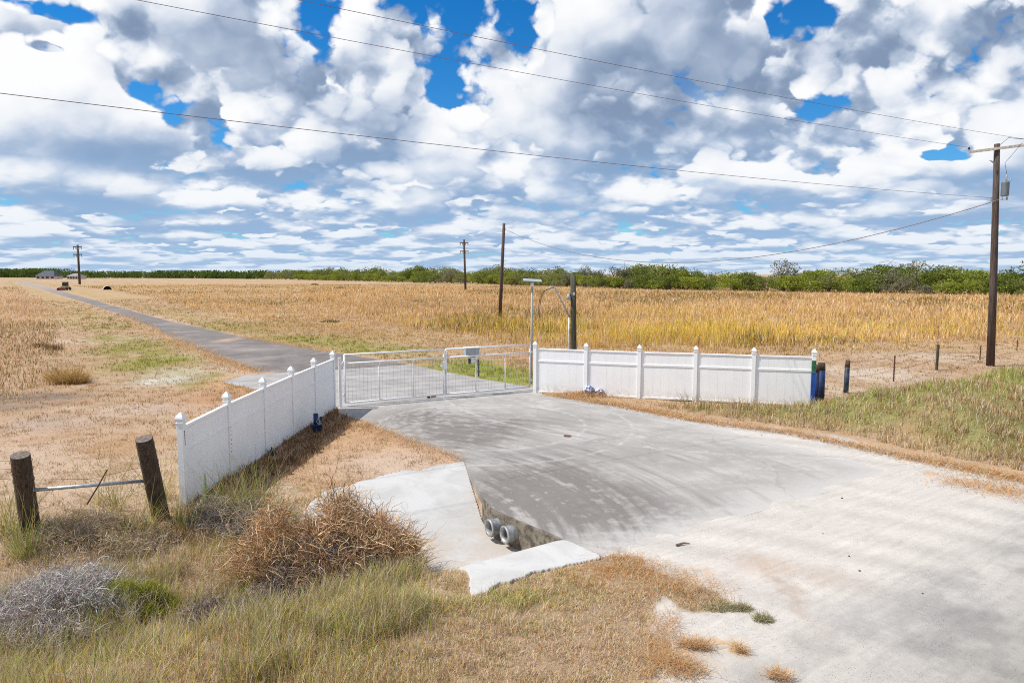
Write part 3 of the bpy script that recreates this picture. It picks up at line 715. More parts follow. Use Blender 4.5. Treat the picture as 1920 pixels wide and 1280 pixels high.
for k, dz_ in enumerate((0, .05)):
    pts = [w0, w0 + Vector((-.25-dz_, 0, -.12)), w0 + Vector((-.40-dz_, 0, -.5)), w0 + Vector((-.44-dz_*1.5, 0, -.95)), w0 + Vector((-.46-dz_*.5, 0, -1.3+dz_*3))]
    wr.tube(pts, .012, 5)
wr.build('loose_wire', mblk, root)
lp = AT(1066, 553, py_)
MB().tube([(px_-.1, py_-.02, lp.z), (lp.x-.02, py_-.06, lp.z)], .045, 8).build('lamp_arm', mblk, root, smooth=True)
MB().tube([(lp.x, py_-.08, lp.z+.05), (lp.x, py_-.08, lp.z-.04), (lp.x-.01, py_-.1, lp.z-.20)], [.05, .08, .11], 14).build('lamp_head', mgrey, root, smooth=True)
MB().box((px_, py_-.14, lp.z+.06), (.10, .06, .14), bev=.01).build('lamp_bracket', mgal, root)

# ------------------------------------------------------------------ blue-painted timber posts right of the fence
def wood_post(px, y, ytop, r, mat, label, top=None, lean=(0, 0)):
    b0 = AT(px, 740, y); x = b0.x; zt = AT(px, ytop, y).z; z0 = hz(x, y)-.2
    root = empty('timber_post', (x, y, z0+.2), label, 'post', 'blue painted posts right of the fence')
    t1 = zt-.28
    MB().tube([(x, y, z0), (x+lean[0]*.6, y, t1)], [r*1.02, r*.97], 14).build('painted_shaft', mat, root, smooth=True)
    MB().tube([(x+lean[0]*.6, y, t1+.002), (x+lean[0], y, zt)], [r*.98, r*.88], 14).build('bare_top', mlog, root, smooth=True)
wood_post(1529, 25.6, 684, .115, mnavy, 'thinner navy painted wooden post right against the white fence end')
wood_post(1538, 25.9, 680, .15, mnavy, 'thick navy painted round post with bare weathered top by the fence end')
wood_post(1585.5, 28.0, 675, .10, mteal, 'slate blue wooden post standing alone right of the fence', lean=(.03, 0))

# ------------------------------------------------------------------ left corner brace of the old fence
def post_pts(b_, t, Y): return AT(b_[0], b_[1], Y), AT(t[0], t[1], Y)
root = empty('fence_brace', (-8.0, 12.8, 0), 'old wire fence corner brace of two leaning dark posts joined by a pipe', 'fence')
pa0, pa1 = G(60, 1012, -.12), AT(38, 853, 12.1); pb0, pb1 = G(303, 975, -.12), AT(270, 822, 13.0)
for (q0, q1, r) in ((pa0, pa1, .165), (pb0, pb1, .165)):
    q1 = Vector((q1.x, q0.y + (q0.y-q1.y)*0 - .0, q1.z)) if False else q1
    d = (q1-q0); base = q0 - d*.12; m = MB(); seg = 18
    pts = [base + d*t*1.12 for t in (0, .3, .6, .85, 1.0)]
    m.tube(pts, [r*1.03, r*1.0, r*.98, r*.96, r*.94], seg, cap=False)
    m.tube([pts[-1]-d.normalized()*.004, pts[-1]+d.normalized()*.004], [r*.93, r*.90], seg, mi=1)
    m.build('post', [mlog, mend], root, smooth=False)
m = MB().tube([pa0.lerp(pa1, .60) + Vector((.14, 0, 0)), pb0.lerp(pb1, .50) + Vector((-.12, 0, 0))], .034, 12); m.build('brace_pipe', mgal, root, smooth=True)
m = MB(); s1 = AT(201, 880, 12.6); s2 = AT(163, 945, 12.5); m.tube([s1, s1.lerp(s2, .5) + Vector((.01, 0, 0)), s2], [.012, .014, .016], 6); m.build('rusty_rod', mrust, root)
m = MB()
for t in (.72, .84, .93):
    a = pa0.lerp(pa1, t); c_ = pb0.lerp(pb1, t)
    for (q, d) in ((a, (pa1-pa0)), (c_, (pb1-pb0))):
        d = d.normalized(); ax = d.orthogonal().normalized(); ay = d.cross(ax)
        m.tube([q + (ax*math.cos(k*.5236) + ay*math.sin(k*.5236))*.172 for k in range(13)], .005, 4, cap=False)
    if t < .8: m.tube([a + Vector((.17, 0, 0)), a.lerp(c_, .5) - Vector((0, 0, .16)), c_ - Vector((.17, 0, .1))], .004, 4)
    m.tube([a - Vector((.17, 0, 0)), a + Vector((-2.5, .8, -.15)), a + Vector((-6, 2.2, 0))], .004, 4)
m.build('fence_wire', mrust, root)
# ------------------------------------------------------------------ steel post wire fence on the right
root = empty('wire_fence', (18, 31.3, .3), 'rusty steel post wire fence behind the grassy bank on the right', 'fence')
TP = [(1678, 708, 666, 31.0), (1759, 700, 646, 34.6), (1839, 690, 648, 38.0), (1908, 672, 637, 43.5), (1990, 660, 622, 49.0), (2090, 650, 612, 56.0)]
tops = []
for (px, yb, yt, Y) in TP:
    t_ = AT(px, yt, Y); z0 = hz(t_.x, Y)-.15
    m = MB(); m.tube([(t_.x, Y, z0), (t_.x, Y, t_.z)], .032, 6) if px != 1759 else m.tube([(t_.x, Y, z0), (t_.x, Y, t_.z)], .065, 10)
    m.build('post', mrust if px != 1759 else mserv, root); tops.append(Vector((t_.x, Y, t_.z)))
w0 = AT(1585.5, 676, 28.0); tops = [w0] + tops
m = MB()
for d in (.08, .40, .72):
    for a, c_ in zip(tops[:-1], tops[1:]):
        a = a-Vector((0, 0, d)); c_ = c_-Vector((0, 0, d)); m.tube([a, a.lerp(c_, .5)-Vector((0, 0, .03)), c_], .0065, 4)
m.build('wire', mrust, root)

# ------------------------------------------------------------------ power poles and lines
PX, PY = AT(1857, 687, 36.0).x, 36.0
ptop = AT(1869.5, 270, 36.0)
root = empty('utility_pole', (PX, PY, 0), 'tall dark wooden utility pole with transformer and pale crossarm at right', 'utility pole')
lean = Vector((ptop.x-PX, 0, 0))
m = MB(); m.tube([Vector((PX, PY, -.3)), Vector((PX, PY, 4)) + lean*.3, Vector((PX, PY, 8)) + lean*.65, Vector((ptop.x, PY, ptop.z))], [.20, .18, .155, .135], 16); m.build('pole', mpole, root, smooth=True)
la = AT(1818, 284, 35.0); ra = AT(1932, 262, 34.2)     # crossarm ends
cen = Vector((ptop.x, PY-.18, AT(1869, 278, 35.8).z)); axd = (ra-la); axd.z = axd.z*.55; axd.normalize()
LA, RA = cen - axd*1.42, cen + axd*1.75
arm = MB(); rzA = math.atan2(axd.y, axd.x); ln = (RA-LA).length
MMa = Matrix.Rotation(rzA, 4, 'Z') @ Matrix.Rotation(-math.asin(axd.z), 4, 'Y')
arm.box((LA+RA)/2, (ln, .10, .13), M=MMa, bev=.008); arm.build('crossarm', mxarm, root)
INS = []
for p_ in (LA + axd*.08, RA - axd*.5):
    m = MB(); m.tube([p_ + Vector((0, 0, .05)), p_ + Vector((0, 0, .14)), p_ + Vector((0, 0, .17)), p_ + Vector((0, 0, .20)), p_ + Vector((0, 0, .26))], [.02, .02, .065, .05, .03], 10); m.build('insulator', mblk, root, smooth=True); INS.append(p_ + Vector((0, 0, .24)))
mtrf = simple('transformer_grey', (.13, .155, .165), .15, 5, .6)
tc_ = AT(1881, 354, 35.9); tr = Vector((tc_.x+.03, 35.8, tc_.z))
m = MB(); m.tube([tr + Vector((0, 0, -.38)), tr + Vector((0, 0, -.36)), tr + Vector((0, 0, .30)), tr + Vector((0, 0, .36))], [.16, .18, .18, .14], 18); tro = m.build('transformer', mtrf, root, smooth=False)
for (dx, dz0, dz1, sx_) in ((.03, .36, .72, 0), (.16, .30, .50, .12)):
    m = MB(); a = tr + Vector((dx, 0, dz0)); c_ = tr + Vector((dx+sx_, 0, dz1)); m.tube([a, a.lerp(c_, .3), a.lerp(c_, .5), a.lerp(c_, .7), c_], [.02, .045, .025, .045, .012], 8); m.build('bushing', mgrey, tro, smooth=True)
m = MB(); ct = AT(1863, 305, 35.8); m.tube([ct + Vector((.1, 0, -.1)), ct + Vector((-.12, 0, .08)), ct + Vector((-.22, 0, .10))], [.03, .035, .02], 8); m.tube([ct + Vector((0, 0, -.02)), ct + Vector((-.03, 0, .25))], .022, 8); m.build('fuse_cutout', mgrey, root, smooth=True)
m = MB(); gx_ = PX+.25
m.tube([Vector((ptop.x, PY-.2, ptop.z-.1)), Vector((ptop.x+.35, PY-.3, ptop.z+.25)), INS[1]], .012, 5)
m.tube([tr + Vector((.03, 0, .72)), Vector((ptop.x+.3, PY-.25, ptop.z-1.0)), INS[1] - Vector((.3, 0, .15))], .010, 5); m.build('jumper_wire', mblk, root)
m = MB()
for (px, py) in ((1857.5, 374), (1888, 372), (1879, 371)):
    q = AT(px, py, 35.75); m.tube([q + Vector((0, 0, .08)), q - Vector((0, 0, .08))], [.05, .04], 8)
m.tube([AT(1858, 377, 35.8), AT(1890, 373, 35.8)], .015, 5); m.build('spool_insulator', mgrey, root)
mwr = simple('line_wire', (.20, .14, .15), .2, 4, .6, bs=0)
def wire(a, b_, sag, label, r=.016, n=40, grp='overhead lines slung from the tall pole'):
    pts = []
    for i in range(n+1):
        t = i/n; p_ = a.lerp(b_, t); p_.z -= sag*4*t*(1-t); pts.append(p_)
    o = MB().tube(pts, r, 5).build('power_line', mwr); tag(o, label, 'power line', grp); return o
# the line runs off to the left, parallel with the county road, over the camera
dirn = Vector((-.86, -.51, 0))
def span(start, px, py, k, sag, label):
    # end found so that the wire crosses the photo's edge where it was seen
    d = ray(px, py); az_ = d.x/d.y
    # intersection in plan of the wire's course with that bearing
    t = (az_*start.y - start.x)/(dirn.x - az_*dirn.y); P0 = start + dirn*t; zc = CAMH + d.z/d.y*P0.y
    L = 88.0; f = t/L; zend = (zc + sag*4*f*(1-f) - start.z*(1-f))/f
    e_ = start + dirn*L; e_.z = zend; return wire(start, e_, sag, label, r=k, n=90)
span(INS[0], 250, -1, .0078, .9, 'middle power line, from the pole crossarm left end across the clouds')
span(INS[1], 553, -1, .0078, .9, 'highest power line, from the right of the crossarm across the clouds')
span(Vector((PX+lean.x*.7-.18, PY-.15, AT(1855, 371, 35.8).z)), 0, 175, .0085, .9, 'lowest of the long power lines, leaving the left edge over the field')
# leaning pole in the field and its service drop
b0 = G(937, 600); Y0 = b0.y; t0 = AT(945, 419, Y0)
root = empty('utility_pole', (b0.x, Y0, 0), 'bare dark pole leaning slightly right, alone in the tall yellow grass', 'utility pole')
MB().tube([(b0.x, Y0, -.3), (b0.x + (t0.x-b0.x)*.5, Y0, t0.z*.5), (t0.x, Y0, t0.z)], [.20, .18, .15], 12).build('pole', mpole, root, smooth=True)
MB().tube([Vector((t0.x-.2, Y0, t0.z-.55)), Vector((t0.x+.2, Y0, t0.z-.55))], .035, 8).build('bolt', mgal, root)
sA = Vector((PX+lean.x*.68-.2, PY-.1, AT(1856, 378, 35.9).z)); sB = Vector((t0.x+.1, Y0, t0.z-.6))
best = None
for k in range(5, 60):
    sg = k*.1; m_ = min(((sA.lerp(sB, t).x, sA.lerp(sB, t).y, sA.lerp(sB, t).z - sg*4*t*(1-t)) for t in [i/60 for i in range(61)]), key=lambda q: (q[2]-CAMH)/q[1])
    v = 513 - (m_[2]-CAMH)/m_[1]*1280; e_ = abs(v-493)
    if best is None or e_ < best[0]: best = (e_, sg)
wire(sA, sB, best[1], 'sagging service wire from the tall pole to the leaning field pole', r=.022, n=50)
# two distant double-armed poles
def hpole(px, yb, yt, arms, w, label, lean_px=0):
    g = G(px, yb); t = AT(px+lean_px, yt, g.y); s = g.y/200.0
    root = empty('utility_pole', (g.x, g.y, 0), label, 'utility pole')
    MB().tube([(g.x, g.y, -.5), (t.x, g.y, t.z)], [.34*s, .26*s], 10).build('pole', mpole, root, smooth=True)
    for ya in arms:
        q = AT(px + lean_px*(yb-ya)/(yb-yt), ya, g.y); hw_ = w/1280*g.y
        MB().box((q.x, q.y-.3, q.z), (hw_*2, .22*s, .26*s), bev=.02).build('crossarm', mpole, root)
        for sx_ in (-.9, -.35, .35, .9):
            MB().tube([(q.x+sx_*hw_, q.y-.3, q.z-.1*s), (q.x+sx_*hw_, q.y-.3, q.z-.75*s)], .13*s, 6).build('insulator', mgrey, root)
hpole(873, 547, 449, (455, 471), 8, 'distant double armed pole standing before the tree line in mid field', -3)
hpole(149.5, 533, 459, (463, 477), 8, 'distant double armed pole near the farm road at far left', -4)

# ------------------------------------------------------------------ culvert pipes
def pipe(px, py, label):
    wd = Vector((-.76, -.65, 0)); w0_ = Vector((-.39, 13.84, 0)) + wd*.17; d_ = ray(px, py)
    t_ = (w0_.dot(wd))/(d_.x*wd.x + d_.y*wd.y); c0 = Vector((d_.x*t_, d_.y*t_, -.285))
    root = None
    ax_ = Vector((-.86, -.51, 0)).normalized()
    s = empty('culvert_pipe', c0, label, 'pipe', 'twin culvert pipes under the drive'); N = 26; ro = .158
    up_ = Vector((0, 0, 1)); sd_ = ax_.cross(up_)
    m = MB(); vs = []; prof = []
    for k in range(22):
        t = -.80 + k*.04; prof.append((t, ro + (.012 if k % 2 else -.004)))
    prof += [(.06, ro+.022), (.085, ro+.022), (.09, ro+.004), (.085, ro-.022), (.02, ro-.026)]
    for k in range(20): prof.append((.0-k*.04, ro-.026 + (.008 if k % 2 else -.006)))
    pts = []; n = len(prof); fs = []
    for (t, r_) in prof:
        for q in range(N):
            a_ = 2*math.pi*q/N; vs.append(c0 + ax_*t + (sd_*math.cos(a_) + up_*math.sin(a_))*r_)
    for i in range(n-1):
        for q in range(N): fs.append((i*N+q, i*N+(q+1) % N, (i+1)*N+(q+1) % N, (i+1)*N+q))
    m.add(vs, fs); m.build('barrel', mpipe, s, smooth=True)
    e_ = MB(); cc_ = c0 - ax_*.78; e_.add([cc_ + (sd_*math.cos(q*.393) + up_*math.sin(q*.393))*.165 for q in range(16)], [tuple(range(16))]); e_.build('bore_shade_disc', mblk, s)  # black disc closes the barrel, darkness of the deep pipe put in as colour
    # silt lying in the mouth
    m = MB(); vs = [c0 + ax_*(.02) + sd_*x_*.11 + up_*z_ for x_, z_ in ((-1, -.108), (-.5, -.125), (0, -.13), (.5, -.128), (1, -.108))] + [c0 + ax_*-.40 + sd_*x_*.11 + up_*(-.125) for x_ in (-1, -.5, 0, .5, 1)] + [c0 + ax_*.09 + sd_*x_*.13 + up_*(-.165) for x_ in (-1, -.5, 0, .5, 1)]
    m.add(vs, [(i, i+1, i+6, i+5) for i in range(4)] + [(10+i, 11+i, i+1, i) for i in range(4)]); m.build('silt', msilt, s)
mpipe = simple('galvanised_culvert', (.26, .27, .27), .2, 8, .5, metal=.35, bs=.1, obj=False, col2=(.42, .43, .43))
mbore = simple('dark_bore', (.05, .05, .052), .3, 8, .8, bs=0)
msilt = simple('orange_silt', (.50, .25, .12), .3, 12, .95, bs=.5, obj=False)
pipe(923, 977, 'left one of the twin culvert pipes, half hidden by its neighbour')
pipe(952, 988, 'right one of the twin culvert pipes, full round mouth beside the stained headwall')

# ------------------------------------------------------------------ blue tub with a blue pipe end, at the foot of the left fence
q = G(589, 808, .05); bx_, by_ = q.x+.10, q.y
root = empty('plastic_tub', (bx_, by_, 0), 'navy blue plastic tub and pipe piece at the foot of the left fence', 'tub')
MB().tube([(bx_, by_, .02), (bx_, by_, .05), (bx_-.02, by_, .26), (bx_-.02, by_, .27)], [.10, .13, .17, .175], 14).build('tub', mnavy, root, smooth=True)
MB().tube([(bx_-.04, by_+.02, .2), (bx_-.04, by_+.02, .60)], [.075, .075], 12).build('pipe_end', mnavy, root, smooth=True)
MB().tube([(bx_+.05, by_-.03, .22), (bx_+.10, by_-.04, .40), (bx_+.04, by_-.06, .46), (bx_+.0, by_-.07, .36), (bx_+.07, by_-.08, .26), (bx_+.14, by_-.05, .3)], .016, 6).build('cord', mlb, root, smooth=True)
MB().tube([(bx_+.11, by_, .38), (bx_+.13, by_, .50)], [.04, .05], 8).build('blue_cap', mnavy, root)
o = MB().tube([(-6.70+.17, 18.15, -.03), (-6.68+.17, 18.15, .14), (-6.70+.17, 18.17, .22)], [.06, .05, .01], 8).build('scrap_of_plastic', mteal); tag(o, 'small dark scrap standing at the shaded foot of the left fence', 'scrap')
# crumpled bags on the straw
def crumple(name, c_, r, mat, label, cat, sq=(1, 1, .7), sd=0, grp=None):
    bm = bmesh.new(); bmesh.ops.create_icosphere(bm, subdivisions=3, radius=1.0); rr_ = random.Random(sd)
    from mathutils import noise as mn
    for v in bm.verts:
        n_ = mn.noise(v.co*2.2 + Vector((sd*3.1, 0, 0))); n2_ = abs(mn.noise(v.co*5.0 + Vector((0, sd*2.7, 0))))
        v.co *= (1 + .5*n_ - .35*n2_); v.co = Vector((v.co.x*r*sq[0], v.co.y*r*sq[1], v.co.z*r*sq[2]))
    me = bpy.data.meshes.new(name); bm.to_mesh(me); bm.free(); me.materials.append(mat); o = bpy.data.objects.new(name, me); C.objects.link(o); o.location = c_
    if label: tag(o, label, cat, grp)
    return o
mbag = simple('blue_white_plastic', (.70, .74, .85), .05, 9, .35, bs=.3, col2=(.05, .10, .30))
mbag2 = simple('lilac_plastic', (.72, .66, .74), .1, 9, .35, bs=.3, col2=(.45, .38, .48))
g = G(1103, 737, .1)
crumple('plastic_bag', (g.x, g.y-.1, .28), .22, mbag, 'crumpled blue and white plastic bag on the straw below the right fence', 'bag', sd=1)
crumple('plastic_bag', (g.x+.42, g.y-.2, .24), .17, mbag2, 'smaller lilac and white bag beside the blue bag on straw', 'bag', sd=4)
# stones, a stick and clods on the gravel
mst = simple('dark_stone', (.07, .065, .06), .3, 20, .9, bs=.4)
for k, (px, py, r, lb) in enumerate(((1579, 932, .05, 'dark stone alone on the pale drive, right of centre'), (1543, 998, .03, 'small dark pebble on the gravel below the lone dark stone'), (1592, 1040, .035, 'dark pebble at the upper end of the pebble trail on the gravel'), (1612, 1068, .05, 'dark clod in the middle of the gravel road'), (1730, 1110, .035, 'dark pebble where the gravel meets the county road'), (1428, 815, .05, 'dark clod at the straw edge of the drive'))):
    g = G(px, py, .03); crumple('stone', (g.x, g.y, .015), r*.42, mst, lb, 'stone', sd=10+k, grp='stones on the gravel')
g = G(1272, 1021, .02); o = MB().tube([(g.x-.05, g.y-.05, .035), (g.x+.10, g.y+.03, .045), (g.x+.22, g.y+.06, .03)], [.022, .018, .006], 6).build('stick', simple('dead_wood', (.16, .10, .06), .3, 14, .9)); tag(o, 'short dark stick lying on the white gravel', 'stick')
g = G(1064, 817, .02); o = crumple('clod', (g.x, g.y, .03), .085, simple('brown_clod', (.20, .12, .08), .3, 14, .9), 'flat brown clod in the middle of the concrete drive', 'clod', sq=(1.4, 1, .3), sd=21)

# ------------------------------------------------------------------ skid loader by the farm road
g = G(121.5, 544.5); s = g.y*17/1280/2.0     # overall width scale, metres per half
X, Y = g.x, g.y; k = 1.15
root = empty('skid_loader', (X, Y, 0), 'small skid loader with black cab and dark red bucket parked by the farm road', 'loader')
mred = simple('dark_red_paint', (.20, .030, .018), .35, 5, .5); mtan = simple('cream_paint', (.55, .42, .28), .2, 5, .5)
def B_(nm, c_, d, mt, par=root, **kw): return MB().box((X+c_[0]*k, Y+c_[1]*k, c_[2]*k), tuple(v*k for v in d), bev=.02, **kw).build(nm, mt, par)
B_('body', (0, .5, .72), (1.05, 2.0, .75), mtan); cabo = B_('cab', (0, .35, 1.55), (.95, 1.1, 1.0), mblk); B_('cab_roof', (0, .35, 2.10), (1.1, 1.25, .1), mblk, cabo)
for sx_ in (-1, 1):
    B_('loader_arm', (sx_*.62, .1, 1.02), (.14, 2.1, .18), mtan, rz=0)
    for yy_ in (-.15, 1.05):
        m = MB(); c_ = Vector((X+sx_*.72*k, Y+yy_*k, .42*k)); m.tube([c_-Vector((.14, 0, 0)), c_-Vector((.11, 0, 0)), c_+Vector((.11, 0, 0)), c_+Vector((.14, 0, 0))], [.36, .42, .42, .36], 18); m.build('wheel', mblk, root, smooth=True)
m = MB(); yb = Y-1.35*k
m.box((X, yb+.3, .40*k), (1.9*k, .06, .65*k), bev=.01).box((X, yb, .10*k), (1.9*k, .7, .06), bev=.01)
for sx_ in (-1, 1): m.box((X+sx_*.93*k, yb, .36*k), (.06, .66, .52*k), bev=.01)
m.build('bucket', mred, root)
B_('headlight', (-.3, -.21, 1.9), (.12, .06, .1), mw); B_('headlight', (.3, -.21, 1.9), (.12, .06, .1), mw)
# ------------------------------------------------------------------ half round corrugated shelter
g = G(201, 543); w_ = 24/1280*g.y; X, Y = g.x, g.y
root = empty('arched_shelter', (X, Y, 0), 'low silvery corrugated half round shelter with dark open mouth in the field', 'shelter')
r_ = 1.15; u_ = Vector((.55, -.83, 0)); v_ = Vector((.83, .55, 0)); m = MB(); vs = []; N = 20; ns = 40
for i in range(ns+1):
    for j_ in range(N+1):
        a_ = math.pi*j_/N; rr_ = r_ + (.03 if i % 2 else 0); vs.append(Vector((X, Y, 0)) + u_*(-1.4+2.8*i/ns) + v_*math.cos(a_)*rr_ + Vector((0, 0, math.sin(a_)*rr_)))
fs = [(i*(N+1)+j_, i*(N+1)+j_+1, (i+1)*(N+1)+j_+1, (i+1)*(N+1)+j_) for i in range(ns) for j_ in range(N)]
m.add(vs, fs); o = m.build('corrugated_arch', simple('bright_tin', (.62, .63, .60), .15, 3, .5, bs=0), root, smooth=True)
so_ = o.modifiers.new('s', 'SOLIDIFY'); so_.thickness = .05
bw = MB(); c0 = Vector((X, Y, 0)) - u_*1.38; bw.add([c0 + v_*math.cos(math.pi*j_/N)*r_*.97 + Vector((0, 0, math.sin(math.pi*j_/N)*r_*.97)) for j_ in range(N+1)], [tuple(range(N+1))]); bw.build('back_wall', mblk, root)
# ------------------------------------------------------------------ farmhouses far down the road
mroof = simple('slate_roof', (.06, .07, .10), .3, .6, .8, bs=0); mwall = simple('house_wall', (.55, .48, .40), .2, .5, .8, bs=0); mglass = simple('dark_glass', (.02, .025, .04), .2, 2, .2, bs=0)
def house(x0, x1, yb, yt, Y, label, light):
    a = AT(x0, yb, Y); c_ = AT(x1, yb, Y); W = c_.x-a.x; H = AT(x0, yt, Y).z; cx_ = (a.x+c_.x)/2; e_ = min(2.6, H*.5); D = 12
    root = empty('farmhouse', (cx_, Y, 0), label, 'house')
    MB().box((cx_, Y+D/2, e_/2), (W*.94, D, e_)).build('wall', mwall, root)
    z0, z1 = e_+.02, H; hw2, hd = W/2, D/2+.8; rg = hw2*.5
    vs = [(cx_-hw2, Y-.8, z0), (cx_+hw2, Y-.8, z0), (cx_+hw2, Y+D+.8, z0), (cx_-hw2, Y+D+.8, z0), (cx_-rg, Y+D/2, z1), (cx_+rg, Y+D/2, z1)]
    MB().add(vs, [(0,1,5,4), (1,2,5), (2,3,4,5), (3,0,4), (3,2,1,0)]).build('roof', mroof if not light else simple('pale_roof', (.26, .24, .28), .2, .6, .8, bs=0), root)
    for k in range(4):
        xw = cx_ - W*.36 + k*W*.24
        f_ = MB().box((xw, Y-.05, e_*.5), (W*.14, .1, e_*.62)).build('window' if k != 1 else 'door', mglass, root)
house(66, 103, 519, 507.5, 640, 'dark hip roofed farmhouse among trees at the far left end of the road', False)
house(125, 146, 519, 512.5, 620, 'low pale roofed outbuilding just left of the distant pole', True)

# ================================================================== vegetation
def leaf_mat(name, trans=.3, rough=.7):
    m = bpy.data.materials.new(name); m.use_nodes = True; nt = m.node_tree; nt.nodes.clear()
    a = attr(nt, 'tint'); d = nt.nodes.new('ShaderNodeBsdfDiffuse'); t = nt.nodes.new('ShaderNodeBsdfTranslucent'); mx = nt.nodes.new('ShaderNodeMixShader')
    nt.links.new(a.s, d.inputs[0]); nt.links.new(a.s, t.inputs[0]); mx.inputs[0].default_value = trans
    nt.links.new(d.outputs[0], mx.inputs[1]); nt.links.new(t.outputs[0], mx.inputs[2])
    o = nt.nodes.new('ShaderNodeOutputMaterial'); nt.links.new(mx.outputs[0], o.inputs[0]); return m
mblade = leaf_mat('grass_blades', .30); mleaf = leaf_mat('tree_leaves', .35); mtwig = leaf_mat('dry_twigs', .05)
def blades(name, x, y, z, h, w, lean, col, mat=None, parent=None):
    n = len(x); ph = NR.uniform(0, 2*np.pi, n); yaw = ph + NR.uniform(.9, 2.2, n)
    dx, dy = np.cos(ph)*lean*h, np.sin(ph)*lean*h; wx, wy = np.cos(yaw)*w*.5, np.sin(yaw)*w*.5
    zt = z + h*np.sqrt(np.clip(1-lean**2*.8, .05, 1))
    mx_, my_, mz = x+dx*.32, y+dy*.32, z+(zt-z)*.58
    V = np.stack([np.stack([x-wx, y-wy, z], 1), np.stack([x+wx, y+wy, z], 1), np.stack([mx_+wx*.8, my_+wy*.8, mz], 1), np.stack([mx_-wx*.8, my_-wy*.8, mz], 1), np.stack([x+dx, y+dy, zt], 1)], 1).reshape(-1, 3)
    b = (np.arange(n)*5)[:, None]
    F = np.concatenate([b+np.array([[0, 1, 2]]), b+np.array([[0, 2, 3]]), b+np.array([[3, 2, 4]])], 0)
    o = link_mesh(name, V, F, mat or mblade, parent, attrs={'tint': np.repeat(col, 5, 0)})
    return o
def pal(n, cols, wts, j=.12):
    k = NR.choice(len(cols), n, p=np.array(wts)/sum(wts)); c = np.array(cols)[k]
    return np.clip(c*(1+NR.normal(0, j, (n, 1)))*(1+NR.normal(0, j*.35, (n, 3))), .005, .95)
def scatter(n, r0, r1, a0=-46, a1=46, tuft=8, spread=.05):
    m = n//tuft; r = np.exp(NR.uniform(math.log(r0), math.log(r1), m)); a = np.radians(NR.uniform(a0, a1, m))
    cx, cy = r*np.sin(a), r*np.cos(a); sp = spread*(1 + r*.02)
    tid = np.repeat(np.arange(m), tuft)
    x = cx[tid] + NR.normal(0, 1, m*tuft)*sp[tid]; y = cy[tid] + NR.normal(0, 1, m*tuft)*sp[tid]
    return x, y, tid, m
STRAW = (.54, .40, .21); PALE = (.64, .53, .38); GOLD = (.54, .39, .10); YEL = (.66, .50, .11); GRN = (.20, .26, .035); LIME = (.30, .36, .05)
OLIVE = (.20, .19, .05); RUST = (.40, .21, .085); BRN = (.24, .14, .075); GREY = (.40, .36, .31); PINK = (.54, .41, .30); DKG = (.07, .13, .03); MAUVE = (.33, .27, .24)
def clear_of(x, y, extra=0.0):      # true where plants can root: off the paving, the gravel and the road
    k = (sdist(x, y, SLAB) < -.03) & (sdist(x, y, INNER) < -.03) & (sdist(x, y, FARM) < -.1)
    k &= sdist(x, y, UPA) + .3*(fbm(x, y, 2.2, 4, 91)-.5) < -.03
    return k


def blend(col, m, cols, wts):       # recolour a share m of the blades
    k = NR.uniform(0, 1, len(col)) < m; p_ = pal(len(col), cols, wts); col[k] = p_[k]; return col

# ---- roadside grass near the camera
x, y, tid, m = scatter(640000, 5.6, 16, -48, 22, 10, .035)
s, t = to_st(x, y); g = sdist(x + .25*(fbm(x, y, 3, 2, 7)-.5), y + .25*(fbm(x, y, 3, 2, 9)-.5), GRAVEL)
n1 = fbm(x, y, .8, 3, 101); n2 = fbm(x, y, 3.2, 3, 102)
chan = (np.abs(s+.2) < .8) & (t > -3.4)
keep = clear_of(x, y) & (g < -.02) & (t < 1.2) & (s < np.where(x < -2.4, 4.2, 1.6)) & ~(chan & (NR.uniform(0, 1, len(x)) > .06)) & (x > -12)
keep &= NR.uniform(0, 1, len(x)) < np.clip(.25 + 1.9*(n2-.25), .1, 1)
x, y, tid, s, t, n1, n2 = [q[keep] for q in (x, y, tid, s, t, n1, n2)]
th = NR.uniform(0, 1, m)[tid]
col = pal(len(x), [STRAW, PALE, BRN, OLIVE, RUST, MAUVE], [3.2, 1.6, 2, 1.2, 1.3, 1.8])
gm = np.zeros(len(x)); hm = np.full(len(x), .11)
for (px, py, hw, hh, k, hh_) in [(60,1200,260,80,.60,.16), (300,1160,200,90,.45,.18), (560,1120,160,60,.60,.20), (640,1190,110,60,.55,.20), (760,1130,110,40,.60,.16), (960,1125,120,30,.55,.15), (1080,1080,60,26,.45,.12),
                         (20,1000,40,60,.6,.25), (180,985,260,60,.25,.34), (60,940,120,40,.2,.25), (240,960,60,40,.4,.25), (420,1010,60,50,.5,.25), (700,1080,80,20,.6,.15), (1000,1170,90,24,.28,.06), (180,1060,60,30,.5,.15), (470,1230,200,40,.30,.10)]:
    e_ = ellip(x, y, px, py, hw, hh); gm = np.maximum(gm, e_*k); hm = hm + e_*hh_*.55
blend(col, gm*np.clip(.15+2.6*(n1-.3), 0, 1.1)*.85, [GRN, LIME, OLIVE, YEL], [2.2, 2, 2, 1.2])
blend(col, ellip(x, y, 120, 1080, 150, 60)*.75, [GREY, MAUVE, PALE], [2, 1.4, 1]); 
blend(col, ellip(x, y, 1150, 1075, 70, 30)*.8, [(.44,.20,.06), RUST, STRAW], [2, 1, 1])
blend(col, ellip(x, y, 1080, 1220, 220, 80)*.55, [PINK, MAUVE, STRAW, RUST], [2, 2, 1.5, 1])
hm = np.where(x*1.0 > .3, hm*.6, hm*.85)*(.55+.9*th)*(.7+.6*n2)
hgt = hm*NR.uniform(.45, 1.25, len(x)); ln = np.where(NR.uniform(0, 1, len(x)) < .35, NR.uniform(.85, .985, len(x)), np.clip(NR.normal(.5, .25, len(x)), .08, .97))
